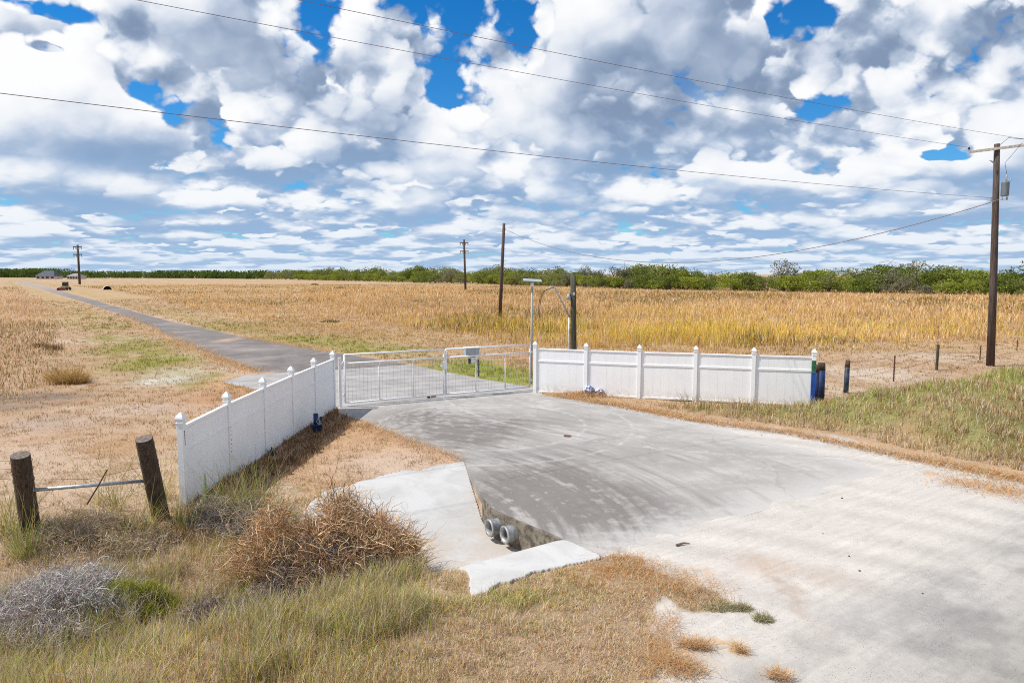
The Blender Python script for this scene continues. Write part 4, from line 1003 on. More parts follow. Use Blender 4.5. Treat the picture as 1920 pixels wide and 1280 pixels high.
col = np.clip(col*1.5, 0, .9)
o = blades('roadside_grass', x, y, height(x, y)-.01, hgt, NR.uniform(.0035, .0075, len(x)), ln, col)
tag(o, 'mixed green and straw coloured grass covering the roadside in the foreground', 'grass', kind='stuff')
# long seed stalks
x, y, tid, m = scatter(9000, 6, 15, -46, 6, 4, .08)
s, t = to_st(x, y); k = clear_of(x, y) & (sdist(x, y, GRAVEL) < -.3) & (s < 3.2) & (x < -1.0) & (t < -1.5) & (fbm(x, y, .7, 3, 111) > .46)
k &= (sdist(x, y, UPA) < -.5); x, y = x[k], y[k]; n = len(x)
o = blades('seed_stalks', x, y, height(x, y)-.01, NR.uniform(.25, .62, n), NR.uniform(.005, .009, n), np.clip(NR.normal(.35, .18, n), .05, .9), pal(n, [PALE, YEL, GRN, STRAW], [2, 2, 2, 2])); tag(o, 'scattered pale seed stalks standing above the roadside grass', 'grass', kind='stuff')

# ---- stubble of the mown ground: left of the fence, behind the gate, between fence and apron
x, y, tid, m = scatter(560000, 11, 150, -47, 40, 7, .05)
s, t = to_st(x, y); r = np.hypot(x, y)
n1 = fbm(x, y, .5, 3, 121); n2 = fbm(x, y, 2.0, 3, 122)
keep = clear_of(x, y) & (sdist(x, y, GRAVEL) < 0) & (sdist(x, y, BANK) < .2) & (s > .9) & (NR.uniform(0, 1, len(x)) < np.clip(2.4*(n2-.28), .03, 1))
x, y, tid, n1, n2, r = [q[keep] for q in (x, y, tid, n1, n2, r)]
col = pal(len(x), [STRAW, PALE, RUST, PINK, BRN, OLIVE], [3, 2.0, 1.5, 1.6, 1.5, .6])
col = np.clip(col*(.75+.5*fbm(x, y, .35, 3, 177))[:, None], 0, .9)
gm = np.zeros(len(x))
for (px, py, hw, hh, k) in [(290,680,70,14,.9), (240,650,60,14,.6), (150,600,60,22,.45), (200,610,110,10,.5), (450,612,110,8,.85), (560,638,150,11,.9), (700,655,80,9,.8), (950,700,80,28,1.0), (870,688,110,18,1.0), (330,640,40,16,.35), (760,672,50,8,.7)]:
    gm = np.maximum(gm, ellip(x, y, px, py, hw, hh)*k)
blend(col, gm, [GRN, LIME, OLIVE], [2, 1.6, 1.2])
col = np.clip(col*np.array([1.0, .93, .84]), 0, .95)
hgt = (.04 + .06*n1 + .07*gm)*NR.uniform(.5, 1.5, len(x)); hgt *= 1 + .01*r
o = blades('mown_stubble', x, y, height(x, y)-.005, hgt, np.maximum(.006, r*.00050), np.clip(NR.normal(.55, .25, len(x)), .1, .97), col)
tag(o, 'short mown stubble, straw coloured with green patches, around drive and farm road', 'stubble', kind='stuff')

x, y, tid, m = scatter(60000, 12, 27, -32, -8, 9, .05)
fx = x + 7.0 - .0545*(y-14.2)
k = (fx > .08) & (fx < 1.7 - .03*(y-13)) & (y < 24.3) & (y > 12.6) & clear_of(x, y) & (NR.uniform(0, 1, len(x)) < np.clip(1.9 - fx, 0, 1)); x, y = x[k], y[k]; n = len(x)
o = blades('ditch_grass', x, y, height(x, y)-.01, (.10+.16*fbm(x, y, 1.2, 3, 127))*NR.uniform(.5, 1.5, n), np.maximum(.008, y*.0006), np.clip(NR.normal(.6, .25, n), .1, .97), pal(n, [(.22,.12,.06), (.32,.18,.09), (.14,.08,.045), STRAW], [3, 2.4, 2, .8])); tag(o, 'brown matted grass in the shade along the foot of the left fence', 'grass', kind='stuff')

# ---- uncut hay on the far left and rough field grass beyond
HAY = GP([(-400,541),(40,538),(75,560),(112,600),(150,640),(128,672),(150,705),(120,728),(40,742),(-60,760),(-500,800)])
TALL = GP([(560,566),(700,600),(800,622),(900,634),(960,648),(1100,655),(1300,655),(1500,652),(1700,642),(2100,625),(2300,556),(1500,553),(1000,546),(560,538)])
FIELD = GP([(105,532),(250,550),(370,580),(480,608),(620,632),(720,646),(800,652),(960,664),(1100,668),(1500,668),(1800,655),(2300,640),(2500,548),(1500,540),(900,530),(300,521)])
x, y, tid, m = scatter(560000, 20, 330, -47, 47, 8, .12)
r = np.hypot(x, y); wx = x + 3*(fbm(x, y, .12, 3, 131)-.5); wy = y + 5*(fbm(x, y, .12, 3, 132)-.5)
inh = sst(sdist(wx, wy, HAY), 0, 1.0); int_ = sst(sdist(wx, wy, TALL), -.5, 1.5); inf = sst(sdist(wx, wy, FIELD), -1, 2)
n1 = fbm(x, y, .10, 4, 133); n2 = fbm(x, y, .7, 3, 134)
dens = np.maximum(np.maximum(inh*.95, int_), inf*.9)*np.clip(.25+2.0*(n2-.22), .15, 1)
keep = clear_of(x, y) & (NR.uniform(0, 1, len(x)) < dens)
x, y, tid, r, inh, int_, inf, n1, n2 = [q[keep] for q in (x, y, tid, r, inh, int_, inf, n1, n2)]
col = pal(len(x), [STRAW, (.54, .36, .18), PALE, GOLD, BRN], [3, 2.6, 2.0, .7, 1.0])
blend(col, inh*.85, [(.60,.45,.34), PINK, PALE, (.40,.29,.21)], [3, 2, 2.4, 1])
yel = np.zeros(len(x))
for (px, py, hw, hh, k) in [(1250,626,330,22,1.0), (1020,618,160,18,.95), (860,608,110,12,.6), (1650,620,260,16,.45), (1400,640,200,12,.7), (1800,600,200,10,.3), (1300,590,300,8,.35)]:
    yel = np.maximum(yel, ellip(x, y, px, py, hw, hh)*k)
blend(col, yel*np.clip(.3+2*(n1-.2), 0, 1)*.9, [YEL, (.58, .50, .10), (.66, .46, .10), LIME], [3, 2, 1.4, .6])
col = np.clip(col*(.85 + .75*fbm(x, y*1.6, .07, 4, 193))[:, None], 0, .95)
blend(col, sst(fbm(x, y, .045, 3, 141), .52, .68)*.45, [OLIVE, (.26, .24, .09), BRN], [2, 1, 1])
H_ = .15 + .22*sst(r, 50, 110) + inh*.16 + int_*(.30 + .36*yel)
hgt = H_*NR.uniform(.5, 1.2, len(x))*(.35+1.3*n2)*(.5+1.0*NR.uniform(0, 1, m)[tid])*(.55+.9*fbm(x, y, .16, 3, 171))
col = np.clip(col*np.array([1.04, .95, .84]), 0, .95)
lnf = np.clip(NR.normal(.38, .24, len(x)), .05, .95)
o = blades('field_grass', x, y, height(x, y)-.02, hgt, np.maximum(.010, r*.00062), lnf, col)
tag(o, 'tall dry golden grass filling the field between the drive and the tree line', 'grass', kind='stuff')

# ---- grassy bank on the right and straw drift along the drive
x, y, tid, m = scatter(230000, 17, 62, 6, 50, 8, .05)
r = np.hypot(x, y); n1 = fbm(x, y, .45, 3, 151); n2 = fbm(x, y, 2.0, 3, 152); b_ = sst(sdist(x, y, BANK), -.2, .8)
g = sdist(x + .3*(n2-.5), y, GRAVEL)
keep = (b_ > .3) & clear_of(x, y) & (g < .02) & (NR.uniform(0, 1, len(x)) < np.clip(.3+2*(n2-.25), .2, 1))
x, y, tid, r, n1, n2 = [q[keep] for q in (x, y, tid, r, n1, n2)]
col = pal(len(x), [STRAW, BRN, OLIVE, MAUVE, PALE, RUST], [2.4, 1.8, 2.0, 1.2, 1.0, .9]); gm = np.zeros(len(x))
for (px, py, hw, hh, k) in [(1740,720,130,30,.9), (1860,740,110,30,.85), (1640,740,90,20,.6), (1900,690,60,16,.9), (1780,770,90,20,.6), (1560,770,80,20,.4), (1450,765,80,10,.4), (1370,752,70,8,.6), (1650,775,50,14,.6)]:
    gm = np.maximum(gm, ellip(x, y, px, py+14, hw, hh)*k)
blend(col, gm*np.clip(.4+2*(n1-.25), 0, 1), [(.32, .36, .10), (.36, .39, .15), LIME, (.30, .27, .09)], [2, 2, 1, 1.5])
col = np.clip(col*1.35, 0, .9)
hgt = (.12+.20*gm+.12*n1)*NR.uniform(.5, 1.4, len(x))*(.35+1.5*fbm(x, y, 1.4, 3, 181))
blend(col, sst(fbm(x, y, .9, 3, 183), .52, .66)*.75, [STRAW, PALE, BRN, RUST], [3, 2, 1.4, 1])
o = blades('bank_grass', x, y, height(x, y)-.01, hgt, np.maximum(.007, r*.00055), np.clip(NR.normal(.42, .22, len(x)), .05, .95), col)
tag(o, 'green and brown matted grass on the bank right of the drive', 'grass', kind='stuff')
# loose straw lying flat: drift under the right fence, edges of the drive, point of grass by the gravel
xs, ys = [], []
for (a, b_, wd, n) in [((1045,745),(1140,738),.5,3500), ((1100,752),(1290,788),.35,4500), ((1290,788),(1480,812),.18,1600), ((1480,812),(1700,858),.2,2200), ((1700,858),(1930,905),.25,2600), ((395,668),(480,698),.3,1800), ((325,636),(395,668),.4,1800), ((225,590),(325,636),.5,1500), ((460,632),(620,659),.3,1200), ((690,800),(870,860),.25,1600), ((640,800),(700,795),.3,700),
                       ((1150,1050),(1330,1120),.25,1800), ((1250,1160),(1230,1270),.12,900), ((1240,1240),(1300,1262),.12,900), ((1275,1212),(1330,1216),.05,500), ((1375,1218),(1395,1226),.03,160), ((1445,1270),(1475,1275),.04,250), ((1790,905),(1920,925),.4,900)]:
    A_, B2 = G(*a), G(*b_); u = NR.uniform(0, 1, n); xs.append(A_.x + (B2.x-A_.x)*u + NR.normal(0, wd, n)); ys.append(A_.y + (B2.y-A_.y)*u + NR.normal(0, wd, n))
x = np.concatenate(xs); y = np.concatenate(ys); r = np.hypot(x, y); n = len(x)
kk = sdist(x, y, SLAB) < NR.exponential(.18, n) ; x, y, r = x[kk], y[kk], r[kk]; n = len(x)
zz = np.maximum(height(x, y), 0.0) + .012 + NR.uniform(0, .03, n)
pile = np.exp(-((x-3.0)/.9)**2 - ((y-27.0)/.55)**2)
o = blades('loose_straw', x, y, zz + pile*.16*NR.uniform(0, 1, n), NR.uniform(.08, .22, n), np.maximum(.006, r*.00055), np.full(n, .985) - pile*.25*NR.uniform(0, 1, n), pal(n, [(.62, .34, .14), STRAW, PALE, (.50, .24, .09)], [3, 2, 1.6, 1.2]))
tag(o, 'orange straw washed up along the edge of the drive and under the right fence', 'straw', kind='stuff')

# ------------------------------------------------------------------ strands: bushes, weeds, tussocks
def strands(name, n, base, spread, h, lean, width, cols, wts, segs=4, curl=.35, parent=None, mat=None, dome=True, droop=.4):
    P0 = np.zeros((n, 3)); a = NR.uniform(0, 2*np.pi, n); rr_ = np.sqrt(NR.uniform(0, 1, n))
    P0[:, 0] = base[0] + np.cos(a)*rr_*spread[0]; P0[:, 1] = base[1] + np.sin(a)*rr_*spread[1]; P0[:, 2] = height(P0[:, 0], P0[:, 1]) - .02
    hh = h*1.25*NR.uniform(.45, 1.1, n)*((1-.55*rr_**2) if dome else 1)
    out = np.stack([np.cos(a), np.sin(a), np.zeros(n)], 1)*(rr_*lean)[:, None] + np.stack([NR.normal(0, .25, n), NR.normal(0, .25, n), np.ones(n)], 1)
    out /= np.linalg.norm(out, axis=1)[:, None]; wv = NR.normal(0, 1, (n, 3)); wv -= out*(wv*out).sum(1)[:, None]; wv /= np.linalg.norm(wv, axis=1)[:, None]
    pts = [P0]; d = out.copy()
    for i in range(segs):
        d = d + NR.normal(0, curl, (n, 3)); d[:, 2] -= droop*(i/segs)*NR.uniform(.2, 1.4, n); d /= np.linalg.norm(d, axis=1)[:, None]
        pts.append(pts[-1] + d*(hh/segs)[:, None])
    V = []; 
    for i, p_ in enumerate(pts):
        w_ = wv*(width*(1-.75*i/segs)*.5); V += [p_-w_, p_+w_]
    V = np.stack(V, 1); k = 2*(segs+1); b = (np.arange(n)*k)[:, None]; F = np.concatenate([b + np.array([[2*i, 2*i+1, 2*i+3, 2*i+2]]) for i in range(segs)], 0)
    c = pal(n, cols, wts, .16); V = V.reshape(-1, 3)
    return link_mesh(name, V, F, mat or mtwig, parent, attrs={'tint': np.repeat(c, k, 0)})
def tangle(name, n, base, ext, h, ln_, width, cols, wts, segs=4, curl=.5, parent=None, seed=0, up=.55, mat=None):
    # a loose mass of short crooked stems filling an uneven mound
    P0 = np.zeros((n, 3)); a = NR.uniform(0, 2*np.pi, n); rr_ = NR.uniform(0, 1, n)**.6
    ux, uy = np.cos(a)*rr_, np.sin(a)*rr_; P0[:, 0] = base[0] + ux*ext[0]; P0[:, 1] = base[1] + uy*ext[1]
    H0 = h*(1 - rr_**2.2*.75)*(.25 + 1.35*fbm(P0[:, 0] + seed*3.1, P0[:, 1], 2.1, 3, 200+seed)); P0[:, 2] = height(P0[:, 0], P0[:, 1]) + H0*NR.uniform(0, .95, n)**.75
    keep = fbm(P0[:, 0]*1.0 + P0[:, 2] + seed, P0[:, 1] + P0[:, 2]*.7, 3.2, 2, 210+seed) > .36; P0 = P0[keep]; n = len(P0)
    d = np.stack([NR.normal(0, .75, n), NR.normal(0, .75, n), NR.normal(up, .5, n)], 1); d /= np.linalg.norm(d, axis=1)[:, None]
    wv = np.cross(d, NR.normal(0, 1, (n, 3))); wv /= np.linalg.norm(wv, axis=1)[:, None]; L = ln_*NR.uniform(.35, 1.25, n); pts = [P0]
    for i in range(segs):
        d = d + NR.normal(0, curl, (n, 3)); d[:, 2] -= .18*i/segs; d /= np.linalg.norm(d, axis=1)[:, None]; pts.append(pts[-1] + d*(L/segs)[:, None])
    V = []; w0_ = width*NR.uniform(.5, 1.5, n)[:, None]
    for i, p_ in enumerate(pts): w_ = wv*(w0_*(1-.7*i/segs)*.5); V += [p_-w_, p_+w_]
    V = np.stack(V, 1); k = 2*(segs+1); b = (np.arange(n)*k)[:, None]; F = np.concatenate([b + np.array([[2*i, 2*i+1, 2*i+3, 2*i+2]]) for i in range(segs)], 0)
    c = pal(n, cols, wts, .18); return link_mesh(name, V.reshape(-1, 3), F, mat or mtwig, parent, attrs={'tint': np.repeat(c, k, 0)})
def plant(name, px, py, label, cat, z=0.0, grp=None):
    g = G(px, py, z); return empty(name, (g.x, g.y, hz(g.x, g.y)), label, cat, grp), g
# the big dead brush in the ditch
def part_to(o, root): o.parent = root; o.matrix_parent_inverse = Matrix.Translation(root.location).inverted(); return o
RU = [(.46,.28,.15), (.60,.40,.22), (.34,.19,.10), (.70,.53,.34), (.50,.28,.11)]; RW = [3, 2.6, 2, 2, .8]
TW = [(.20,.155,.135), (.31,.25,.22), (.12,.09,.08), (.46,.38,.32)]; GR = [(.50,.46,.44), (.62,.58,.55), (.33,.29,.26), (.58,.50,.40), (.22,.18,.16)]
root, g = plant('dry_bush', 600, 1095, 'large rusty brown dead bush filling the ditch beside the pale apron', 'bush', -.3, 'dead bushes in the ditch')
part_to(tangle('dry_grass', 11000, (g.x+.35, g.y+.75), (1.25, .85), 1.75, .50, .014, RU, RW, 5, .33, seed=1), root)
part_to(tangle('dry_grass', 4200, (g.x-.9, g.y+.7), (.85, .6), 1.35, .46, .013, RU, RW, 5, .35, seed=2), root)
part_to(tangle('twigs', 8000, (g.x+.1, g.y+.3), (1.35, .6), 1.05, .30, .010, TW, [3, 2, 2.2, 1.2], 5, .6, seed=3), root)
for (ox, oy, n_, h_) in ((.9, .7, 160, 1.15), (-.2, 1.1, 200, 1.35), (-1.1, .8, 160, 1.1), (.4, .9, 160, 1.2)):
    part_to(strands('dry_grass', n_, (g.x+ox, g.y+oy), (.5, .35), h_, .6, .013, RU, RW, 6, .22, droop=.6, dome=False), root)
part_to(strands('green_stems', 130, (g.x-.4, g.y+1.1), (.7, .3), 1.15, .6, .014, [(.34,.38,.09), (.48,.46,.16)], [1, 1], 6, .14, mat=mblade, dome=False), root)
root, g = plant('dry_bush', 420, 1135, 'low dark grey brambly bush left of the rusty brown bush', 'bush', -.2, 'dead bushes in the ditch')
part_to(tangle('twigs', 5500, (g.x+.25, g.y+.15), (1.0, .5), .55, .30, .010, TW, [3, 2, 2, 1.4], 5, .55, seed=4), root)
root, g = plant('dry_bush', 80, 1125, 'wide silvery grey dry bush at the lower left, below the leaning posts', 'bush', -.1, 'dead bushes in the ditch')
part_to(tangle('twigs', 9000, (g.x+.1, g.y+.3), (1.25, .95), .62, .34, .009, GR, [3, 2.4, 1.6, 1.4, 1], 5, .5, seed=5), root)
root, g = plant('dry_bush', 445, 985, 'pale tangle of dry stems at the foot of the near fence end', 'bush', -.2, 'dead bushes in the ditch')
part_to(tangle('twigs', 6500, (g.x+.1, g.y), (1.15, .6), .55, .36, .010, [(.48,.40,.32), (.30,.22,.17), (.60,.50,.37), (.20,.15,.12), (.40,.36,.33)], [3, 2, 2, 1.4, 2], 5, .45, seed=6), root)
root, g = plant('dry_bush', 170, 1010, 'mixed brown and straw weeds tangled between the two leaning posts', 'bush', -.1, 'dead bushes in the ditch')
part_to(tangle('twigs', 7500, (g.x, g.y), (1.5, .75), .42, .34, .009, [(.48,.36,.24), (.58,.46,.30), (.33,.23,.15), (.44,.39,.35), (.42,.38,.12)], [3, 2.4, 2, 1.6, 1], 5, .45, seed=7), root)
root, g = plant('green_shrub', 250, 1095, 'bright yellow green feathery shrub in front of the leaning posts', 'shrub', -.1)
part_to(tangle('foliage', 6500, (g.x, g.y), (.72, .34), .55, .16, .009, [(.32,.36,.03), (.42,.43,.06), (.24,.27,.03), (.42,.34,.14), (.38,.30,.19)], [3, 2.4, 1.6, 1.2, .8], 3, .3, mat=mblade, seed=8, up=1.0), root)
part_to(strands('twigs', 260, (g.x, g.y), (.6, .25), .45, .9, .009, [(.22,.16,.11)], [1], 4, .3), root)
root, g = plant('green_weed', 745, 1100, 'low dark green leafy weed between the rusty bush and the ditch dirt', 'weed', -.3)
part_to(strands('foliage', 1500, (g.x, g.y), (.48, .2), .24, 1.2, .022, [(.10,.18,.06), (.14,.22,.08), (.07,.12,.04)], [3, 2, 1], 3, .35, mat=mblade), root)
root, g = plant('golden_tussock', 128, 718, 'upright golden tussock at the edge of the hay, left field', 'tussock', 0)
part_to(strands('blades', 1200, (g.x, g.y), (.75, .45), .85, .9, .022, [(.50,.33,.12), (.60,.44,.2), (.36,.2,.07)], [3, 2, 1], 4, .12, mat=mblade, droop=.25), root)
for (px, py, r_, lb) in [(1352,1140,.24,'grey green weed clump on the gravel at the tip of the dry grass'), (1392,1142,.10,'small green weed just right of the grey green clump on gravel'), (1430,1163,.10,'tiny green weed standing alone on the white gravel')]:
    root, g = plant('gravel_weed', px, py, lb, 'weed', 0, 'weeds on the gravel')
    part_to(strands('foliage', int(1500*r_*2)+200, (g.x, g.y), (r_, r_*.55), .13 if r_ > .2 else .16, 1.3, .012, [(.34,.34,.20), (.40,.38,.22), (.54,.40,.24)], [3, 2, 1.2], 3, .35, mat=mblade), root)
x, y, tid, m = scatter(60000, 8, 15, -46, -8, 7, .07)
s_, t_ = to_st(x, y); k = clear_of(x, y) & (s_ > -2.6) & (s_ < 2.6) & (t_ < -2.2) & (fbm(x, y, 1.1, 3, 191) > .44); x, y = x[k], y[k]; n = len(x)
o = blades('tall_dry_grass', x, y, height(x, y)-.01, NR.uniform(.2, .6, n)*(.6+.8*fbm(x, y, 1.0, 2, 192)), NR.uniform(.004, .009, n), np.clip(NR.normal(.5, .22, n), .05, .95), pal(n, [PALE, STRAW, (.50,.46,.14), GREY, BRN, (.40,.44,.09)], [2.4, 2.4, 1.8, 1.0, 1.0, 1.8])); tag(o, 'loose tall dry grass growing through the bushes in the ditch at lower left', 'grass', kind='stuff')
# tall grasses and weeds in front of the left fence
def tall_weed(px, py, h, n, cols, label, z=-.1, lean=.5, leafy=False, sp=.07):
    root, g = plant('tall_weed', px, py, label, 'weed', z, 'tall green weeds by the left fence')
    part_to(strands('stems', int(n*1.5), (g.x, g.y), (sp*1.3, sp), h*1.5, lean, .013, cols + [STRAW], [2, 2, 1, 1], 5, .13, mat=mblade, dome=False, droop=.22), root)
    if leafy:
        V = []; F = []; cc = []
        for k in range(170):
            hh = h*1.15*(.25 + .72*k/170); a = k*2.4; L = .075*(1.15 - k/190); d = np.array([math.cos(a), math.sin(a), .5]); sd_ = np.array([-math.sin(a), math.cos(a), 0])*.012
            b0_ = np.array([g.x, g.y, hz(g.x, g.y)+hh]); i = len(V); V += [b0_-sd_*.4, b0_+d*L*.5-sd_, b0_+d*L, b0_+d*L*.5+sd_]; F.append([i, i+1, i+2, i+3])
        part_to(link_mesh('leaves', np.array(V), np.array(F), mblade, attrs={'tint': pal(len(V), [(.18, .27, .07), (.24, .32, .09)], [1, 1])}), root)
GG = [(.28, .32, .07), (.40, .42, .12), (.52, .44, .20)]; YY = [(.45, .38, .12), (.30, .34, .08), (.55, .44, .2)]
tall_weed(387, 965, .80, 5, GG, 'slim leafy green weed standing before the first white fence panel', leafy=True)
tall_weed(432, 968, .75, 60, YY, 'yellowing grass clump before the second white fence post', sp=.12)
tall_weed(466, 972, .85, 70, GG, 'tall bright green grass clump by the foot of the second fence panel', sp=.12)
tall_weed(500, 980, 1.05, 34, GG, 'long arching green grass leaning over the shaded ditch edge', lean=1.2, sp=.10)
tall_weed(536, 968, .70, 22, YY, 'pale seed headed grass arching toward the apron', lean=1.2, sp=.10)
tall_weed(350, 985, .55, 50, GG, 'green grass tuft hiding the base of the nearest fence post', sp=.14)
tall_weed(300, 945, .80, 46, YY, 'yellow green grass between the leaning post and the fence end', sp=.16)
tall_weed(190, 955, 1.15, 9, GG, 'thin tall stalk rising behind the brace pipe', lean=.5)
tall_weed(216, 965, .80, 26, YY, 'dry yellow green grass under the middle of the brace pipe', sp=.12)
tall_weed(46, 1040, .75, 60, GG, 'green grass tuft in front of the leftmost leaning post', sp=.12)
tall_weed(12, 1010, .80, 60, YY, 'yellow green grass at the left edge beside the leaning post', sp=.14)
tall_weed(262, 1000, .65, 60, YY, 'pale green grass in front of the right leaning post', sp=.16)
tall_weed(255, 860, 1.0, 4, YY, 'single thin stalk rising just above the right leaning post', lean=.2, z=0)
tall_weed(620, 935, .55, 20, YY, 'wispy pale grass against the upper edge of the apron', lean=1.0, sp=.2)
for (px, py, h, lb) in [(1290, 756, .55, 'green weed at the foot of the third right fence post'), (1325, 762, .45, 'dry weed before the fourth right fence panel'), (1395, 764, .4, 'brown stalks at the foot of the fifth right fence post'), (1490, 766, .4, 'grey dry stalks before the last right fence panel')]:
    root, g = plant('fence_weed', px, py, lb, 'weed', 0, 'weeds along the right fence')
    part_to(strands('stems', 26, (g.x, g.y), (.25, .12), h, .8, .018, [OLIVE, BRN, (.25, .30, .08)], [2, 2, 1], 4, .14, mat=mblade, dome=False), root)
# low olive shrubs dotted in the field
for k, (px, py, w_, h_, lb) in enumerate([(640,541,1.6,.7,'olive shrub in the left part of the field, below the tree line'), (590,534,1.6,.8,'small green shrub near the far edge of the field'), (1740,564,2.2,.7,'pale green shrub at the far right field edge'), (620,604,.9,.35,'low grey green shrub at the near edge of the tall grass'), (1165,585,.9,.3,'dark low shrub deep in the yellow grass'), (780,566,1.4,.4,'dull olive shrub in mid field left of the leaning pole'), (700,590,.8,.35,'brown shrub in the rough grass left of the yellow band'), (100,655,.6,.4,'dark brown bush in the hay at left'), (75,650,.5,.35,'small dark brush at far left of the hay')]):
    root, g = plant('field_shrub', px, py, lb, 'shrub', 0, 'shrubs dotted in the field')
    part_to(strands('foliage', 700, (g.x, g.y), (w_, w_*.7), h_, 1.0, max(.02, g.y*.0007), [(.16,.17,.05), (.22,.21,.08), (.13,.10,.05)] if k < 7 else [(.22,.14,.07), (.30,.2,.11), (.15,.09,.05)], [2, 2, 1], 3, .3, mat=mblade), root)

# ------------------------------------------------------------------ trees
def tree_mesh(seed, W, Hh, cols, wts, n, leaf=.34, open_=0.0, base=.08):
    rs = np.random.RandomState(seed)
    nl = 9 + rs.randint(5); L = []
    for k in range(nl):
        a = rs.uniform(0, 2*np.pi); q = math.sqrt(rs.uniform(0, 1))*.62; cz_ = rs.uniform(.42, .80)*(1-.35*q)
        L.append((math.cos(a)*q*W/2, math.sin(a)*q*W/2, cz_*Hh, rs.uniform(.16, .30)*W, rs.uniform(.12, .22)*Hh))
    for k in range(6):      # low skirts hang near the ground
        a = rs.uniform(0, 2*np.pi); L.append((math.cos(a)*W*.36, math.sin(a)*W*.36, Hh*rs.uniform(.18, .34), W*rs.uniform(.13, .2), Hh*rs.uniform(.12, .18)))
    idx = rs.randint(0, len(L), n); La = np.array(L)[idx]
    d = rs.normal(0, 1, (n, 3)); d /= np.linalg.norm(d, axis=1)[:, None]; rr_ = rs.uniform(.45, 1.08, n)**.5
    P_ = np.stack([La[:, 0]+d[:, 0]*La[:, 3]*rr_, La[:, 1]+d[:, 1]*La[:, 3]*rr_, La[:, 2]+d[:, 2]*La[:, 4]*rr_], 1)
    keep = (P_[:, 2] > base*Hh) & (fbm(P_[:, 0]+P_[:, 2]*.7+seed, P_[:, 1]+P_[:, 2]*.5, 1.1, 2, seed) > .34 + open_)
    P_ = P_[keep]; idx = idx[keep]; n = len(P_); sz_ = rs.uniform(.55, 1.3, n)*leaf
    u = rs.normal(0, 1, (n, 3)); u /= np.linalg.norm(u, axis=1)[:, None]; v = np.cross(u, rs.normal(0, 1, (n, 3))); v /= np.linalg.norm(v, axis=1)[:, None]
    V = np.stack([P_-u*sz_[:, None]*.5, P_+v*sz_[:, None]*.28, P_+u*sz_[:, None]*.5, P_-v*sz_[:, None]*.28], 1).reshape(-1, 3)
    F = np.arange(n*4).reshape(-1, 4)
    lc = rs.uniform(.78, 1.25, len(L))[idx][:, None]; c = np.array(cols)[rs.choice(len(cols), n, p=np.array(wts)/sum(wts))]*lc*rs.uniform(.75, 1.3, (n, 1))
    T = MB()
    for k in range(rs.randint(3, 6)):
        a = rs.uniform(0, 2*np.pi); e_ = L[rs.randint(nl)]
        p0 = Vector((math.cos(a)*.15, math.sin(a)*.15, -.1)); p1 = Vector((e_[0]*.35, e_[1]*.35, e_[2]*.45)); p2 = Vector((e_[0]*.9, e_[1]*.9, e_[2])); p3 = p2 + Vector((e_[0]*.3, e_[1]*.3, e_[4]*.9))
        T.tube([p0, p1, p2, p3], [.17, .12, .06, .02], 6)
        for q in range(3 if open_ < .08 else 9):
            b0_ = p1.lerp(p2, rs.uniform(0, 1)); b1 = b0_ + Vector((rs.normal(0, .9), rs.normal(0, .9), rs.uniform(.5, 1.5))); b2 = b1 + Vector((rs.normal(0, .5), rs.normal(0, .5), rs.uniform(.1, .8)))
            T.tube([b0_, b1, b2], [.055, .035, .015], 5)
    return (V, F, np.clip(np.repeat(c, 4, 0), .005, .9)), T
mbark = simple('grey_bark', (.13, .105, .085), .3, 6, .9, bs=.3)
KG = ([(.25, .29, .045), (.32, .35, .065), (.18, .22, .035)], [3, 2, 1.4]); KD = ([(.16, .20, .04), (.22, .26, .055), (.11, .14, .035)], [3, 2, 1.5])
KO = ([(.24, .26, .075), (.30, .31, .11), (.17, .18, .055)], [3, 2, 1.4]); KB = ([(.24, .23, .15), (.31, .29, .20), (.17, .17, .09)], [3, 2, 1.4])
PROT = {}
for key, (W, Hh, kc, n, op) in {'g1': (7.5, 4.6, KG, 3000, 0), 'g2': (6.5, 4.0, KG, 2600, .02), 'g3': (8.5, 5.2, KG, 3400, 0), 'd1': (7.0, 4.4, KD, 3000, 0), 'd2': (8.0, 5.6, KD, 3200, .02),
                               'o1': (7.0, 4.4, KO, 2600, .03), 'o2': (8.5, 5.4, KO, 2600, .05), 'b1': (8.0, 6.6, KB, 3400, .06), 'b2': (6.5, 4.8, KB, 2600, .07)}.items():
    PROT[key] = tree_mesh(hash(key) % 1 + sum(map(ord, key)), W, Hh, kc[0], kc[1], n, .34, op)
LBL = {'g': 'bright green bushy tree', 'd': 'dark green rounded tree', 'o': 'dull olive tree', 'b': 'greyish thin leaved tree'}
MESHES = {}
def place_tree(key, x, y, sc, rz, label, grp='mesquite trees along the far edge of the field'):
    t = bpy.data.objects.new('tree', None); C.objects.link(t); t.location = (x, y, hz(x, y)-.05); t.rotation_euler = (0, 0, rz); t.scale = (sc, sc, sc*rnd.uniform(.88, 1.12)); tag(t, label, 'tree', grp)
    if key not in MESHES:
        (V, F, c), T = PROT[key]
        a = link_mesh('crown', V, F, mleaf, attrs={'tint': c}); b_ = T.build('trunk', mbark); MESHES[key] = (a, b_); a.parent = t; b_.parent = t
    else:
        for q in MESHES[key]: o = q.copy(); C.objects.link(o); o.parent = t
rt = random.Random(5)
LINE = [(150.0, 118.0), (110.2, 150.3), (76.0, 186.0), (40.7, 218.0), (12.0, 262.0), (-14.8, 316.0), (-105.0, 455.0), (-226.0, 633.0)]
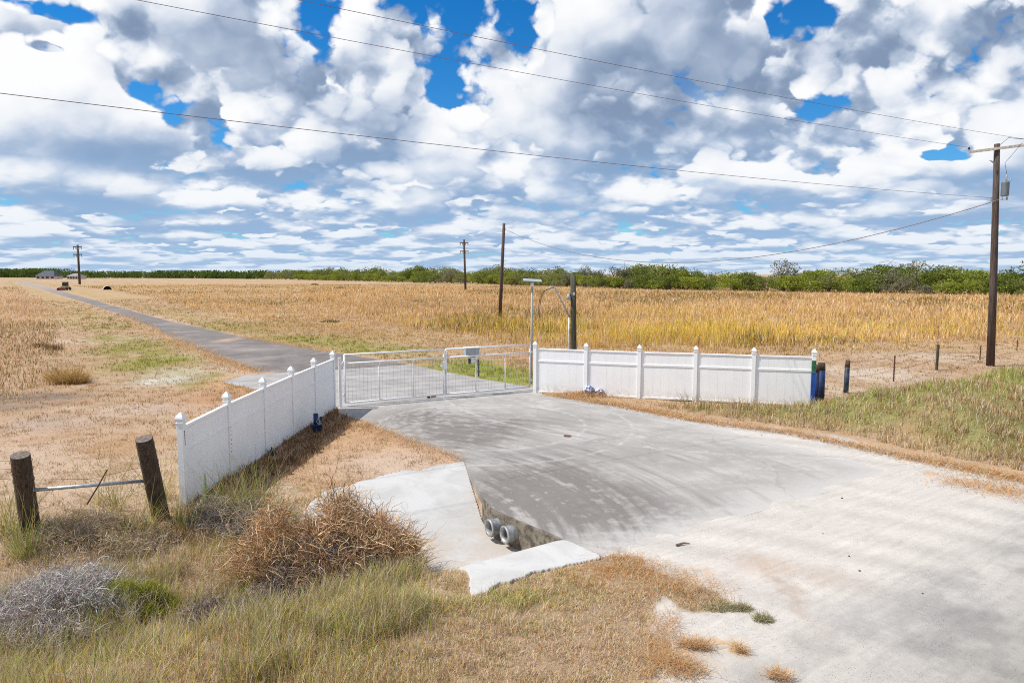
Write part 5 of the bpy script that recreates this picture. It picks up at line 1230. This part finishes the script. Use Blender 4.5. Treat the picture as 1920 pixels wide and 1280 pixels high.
def walk(step, off):
    for (a, b_) in zip(LINE[:-1], LINE[1:]):
        a, b_ = Vector(a), Vector(b_); L = (b_-a).length; d = (b_-a)/L; nn = Vector((-d.y, d.x)); nn = nn if nn.y > 0 else -nn
        far = a.length > 300; st = step*(1.9 if far else 1.0); k = st*.5
        while k < L:
            p_ = a + d*(k + rt.uniform(-.3, .3)*st) + nn*(off*(1.6 if far else 1) + rt.uniform(-1.5, 1.5)); yield p_, far; k += st*rt.uniform(.8, 1.2)
for row, (off, sc0, step) in enumerate(((0, 1.10, 4.8), (7, 1.45, 5.6), (16, 1.80, 7.0))):
    for p_, far in walk(step, off):
        pxl = 960 + 1280*p_.x/p_.y; bare = .35 if 1090 < pxl < 1190 else (.16 if pxl > 1500 else .06)
        key = rt.choice(['b1', 'b2']) if rt.random() < bare else rt.choice(['g1', 'g2', 'g3', 'g1', 'g3', 'd1', 'd2', 'o1', 'o2', 'd1'])
        dd = p_.length; sc = sc0*rt.uniform(.66, 1.18)*(1.25 if far else 1.0)*(.93 if 1300 < pxl < 1480 else 1)
        sc *= .78 if key[0] == 'b' else 1.0
        where = ('in front row' if row == 0 else 'behind front row') + (', right of tall pole' if pxl > 1860 else ', between service post and tall pole' if pxl > 1080 else ', between the two field poles' if pxl > 870 else ', left of mid field pole')
        place_tree(key, p_.x, p_.y, sc, rt.uniform(0, 6.28), LBL[key[0]] + ' ' + where)
def special(px, yb, ytop, key, label):
    g = G(px, yb); base = PROT[key]; hgt_ = base[0][0][:, 2].max(); z = AT(px, ytop, g.y).z; place_tree(key, g.x, g.y, z/hgt_, rt.uniform(0, 6.28), label)
special(1292, 540.5, 494, 'd2', 'dark green tree rising highest above the mid tree line, near the sagging wire')
special(1716, 546, 486, 'b1', 'tall greyish open crowned tree, highest of the right tree line')
special(1786, 546, 493, 'b1', 'broad greyish brown tree just left of the tall utility pole')
special(1160, 540, 496, 'b2', 'bare grey branched tree right of the service post top')
special(1205, 540, 501, 'b2', 'second bare grey tree, right of the service post')
special(788, 528, 500, 'd1', 'dark rounded tree standing above the tree line left of the mid field pole')
# far wood at the left end: one mass
xs, ys, zs, cc = [], [], [], []
n = 26000; u = NR.uniform(0, 1, n); ctr = NR.randint(0, 260, n); cu = NR.uniform(0, 1, 260)*1.0; cd = NR.uniform(0, 45, 260); ch = NR.uniform(4.5, 8.5, 260) + 3.5*(cu > .62)
A_, B2 = np.array([-226., 640.]), np.array([-720., 905.])
px_ = A_[0] + (B2[0]-A_[0])*cu[ctr] + NR.normal(0, 3.2, n); py_ = A_[1] + (B2[1]-A_[1])*cu[ctr] + cd[ctr] + NR.normal(0, 3, n)
q = NR.uniform(0, 1, n)**.8; pz_ = ch[ctr]*q; V0 = np.stack([px_*(1), py_, pz_], 1)
u_ = NR.normal(0, 1, (n, 3)); u_ /= np.linalg.norm(u_, axis=1)[:, None]; v_ = np.cross(u_, NR.normal(0, 1, (n, 3))); v_ /= np.linalg.norm(v_, axis=1)[:, None]
V = np.stack([V0-u_*.9, V0+v_*.6, V0+u_*.9, V0-v_*.6], 1).reshape(-1, 3)
c = pal(n, [(.09, .14, .03), (.12, .17, .04), (.07, .10, .035)], [2, 2, 1])
o = link_mesh('far_wood', V, np.arange(n*4).reshape(-1, 4), mleaf, attrs={'tint': np.repeat(c, 4, 0)}); tag(o, 'distant green wood closing the view at the far left horizon', 'wood', kind='stuff')
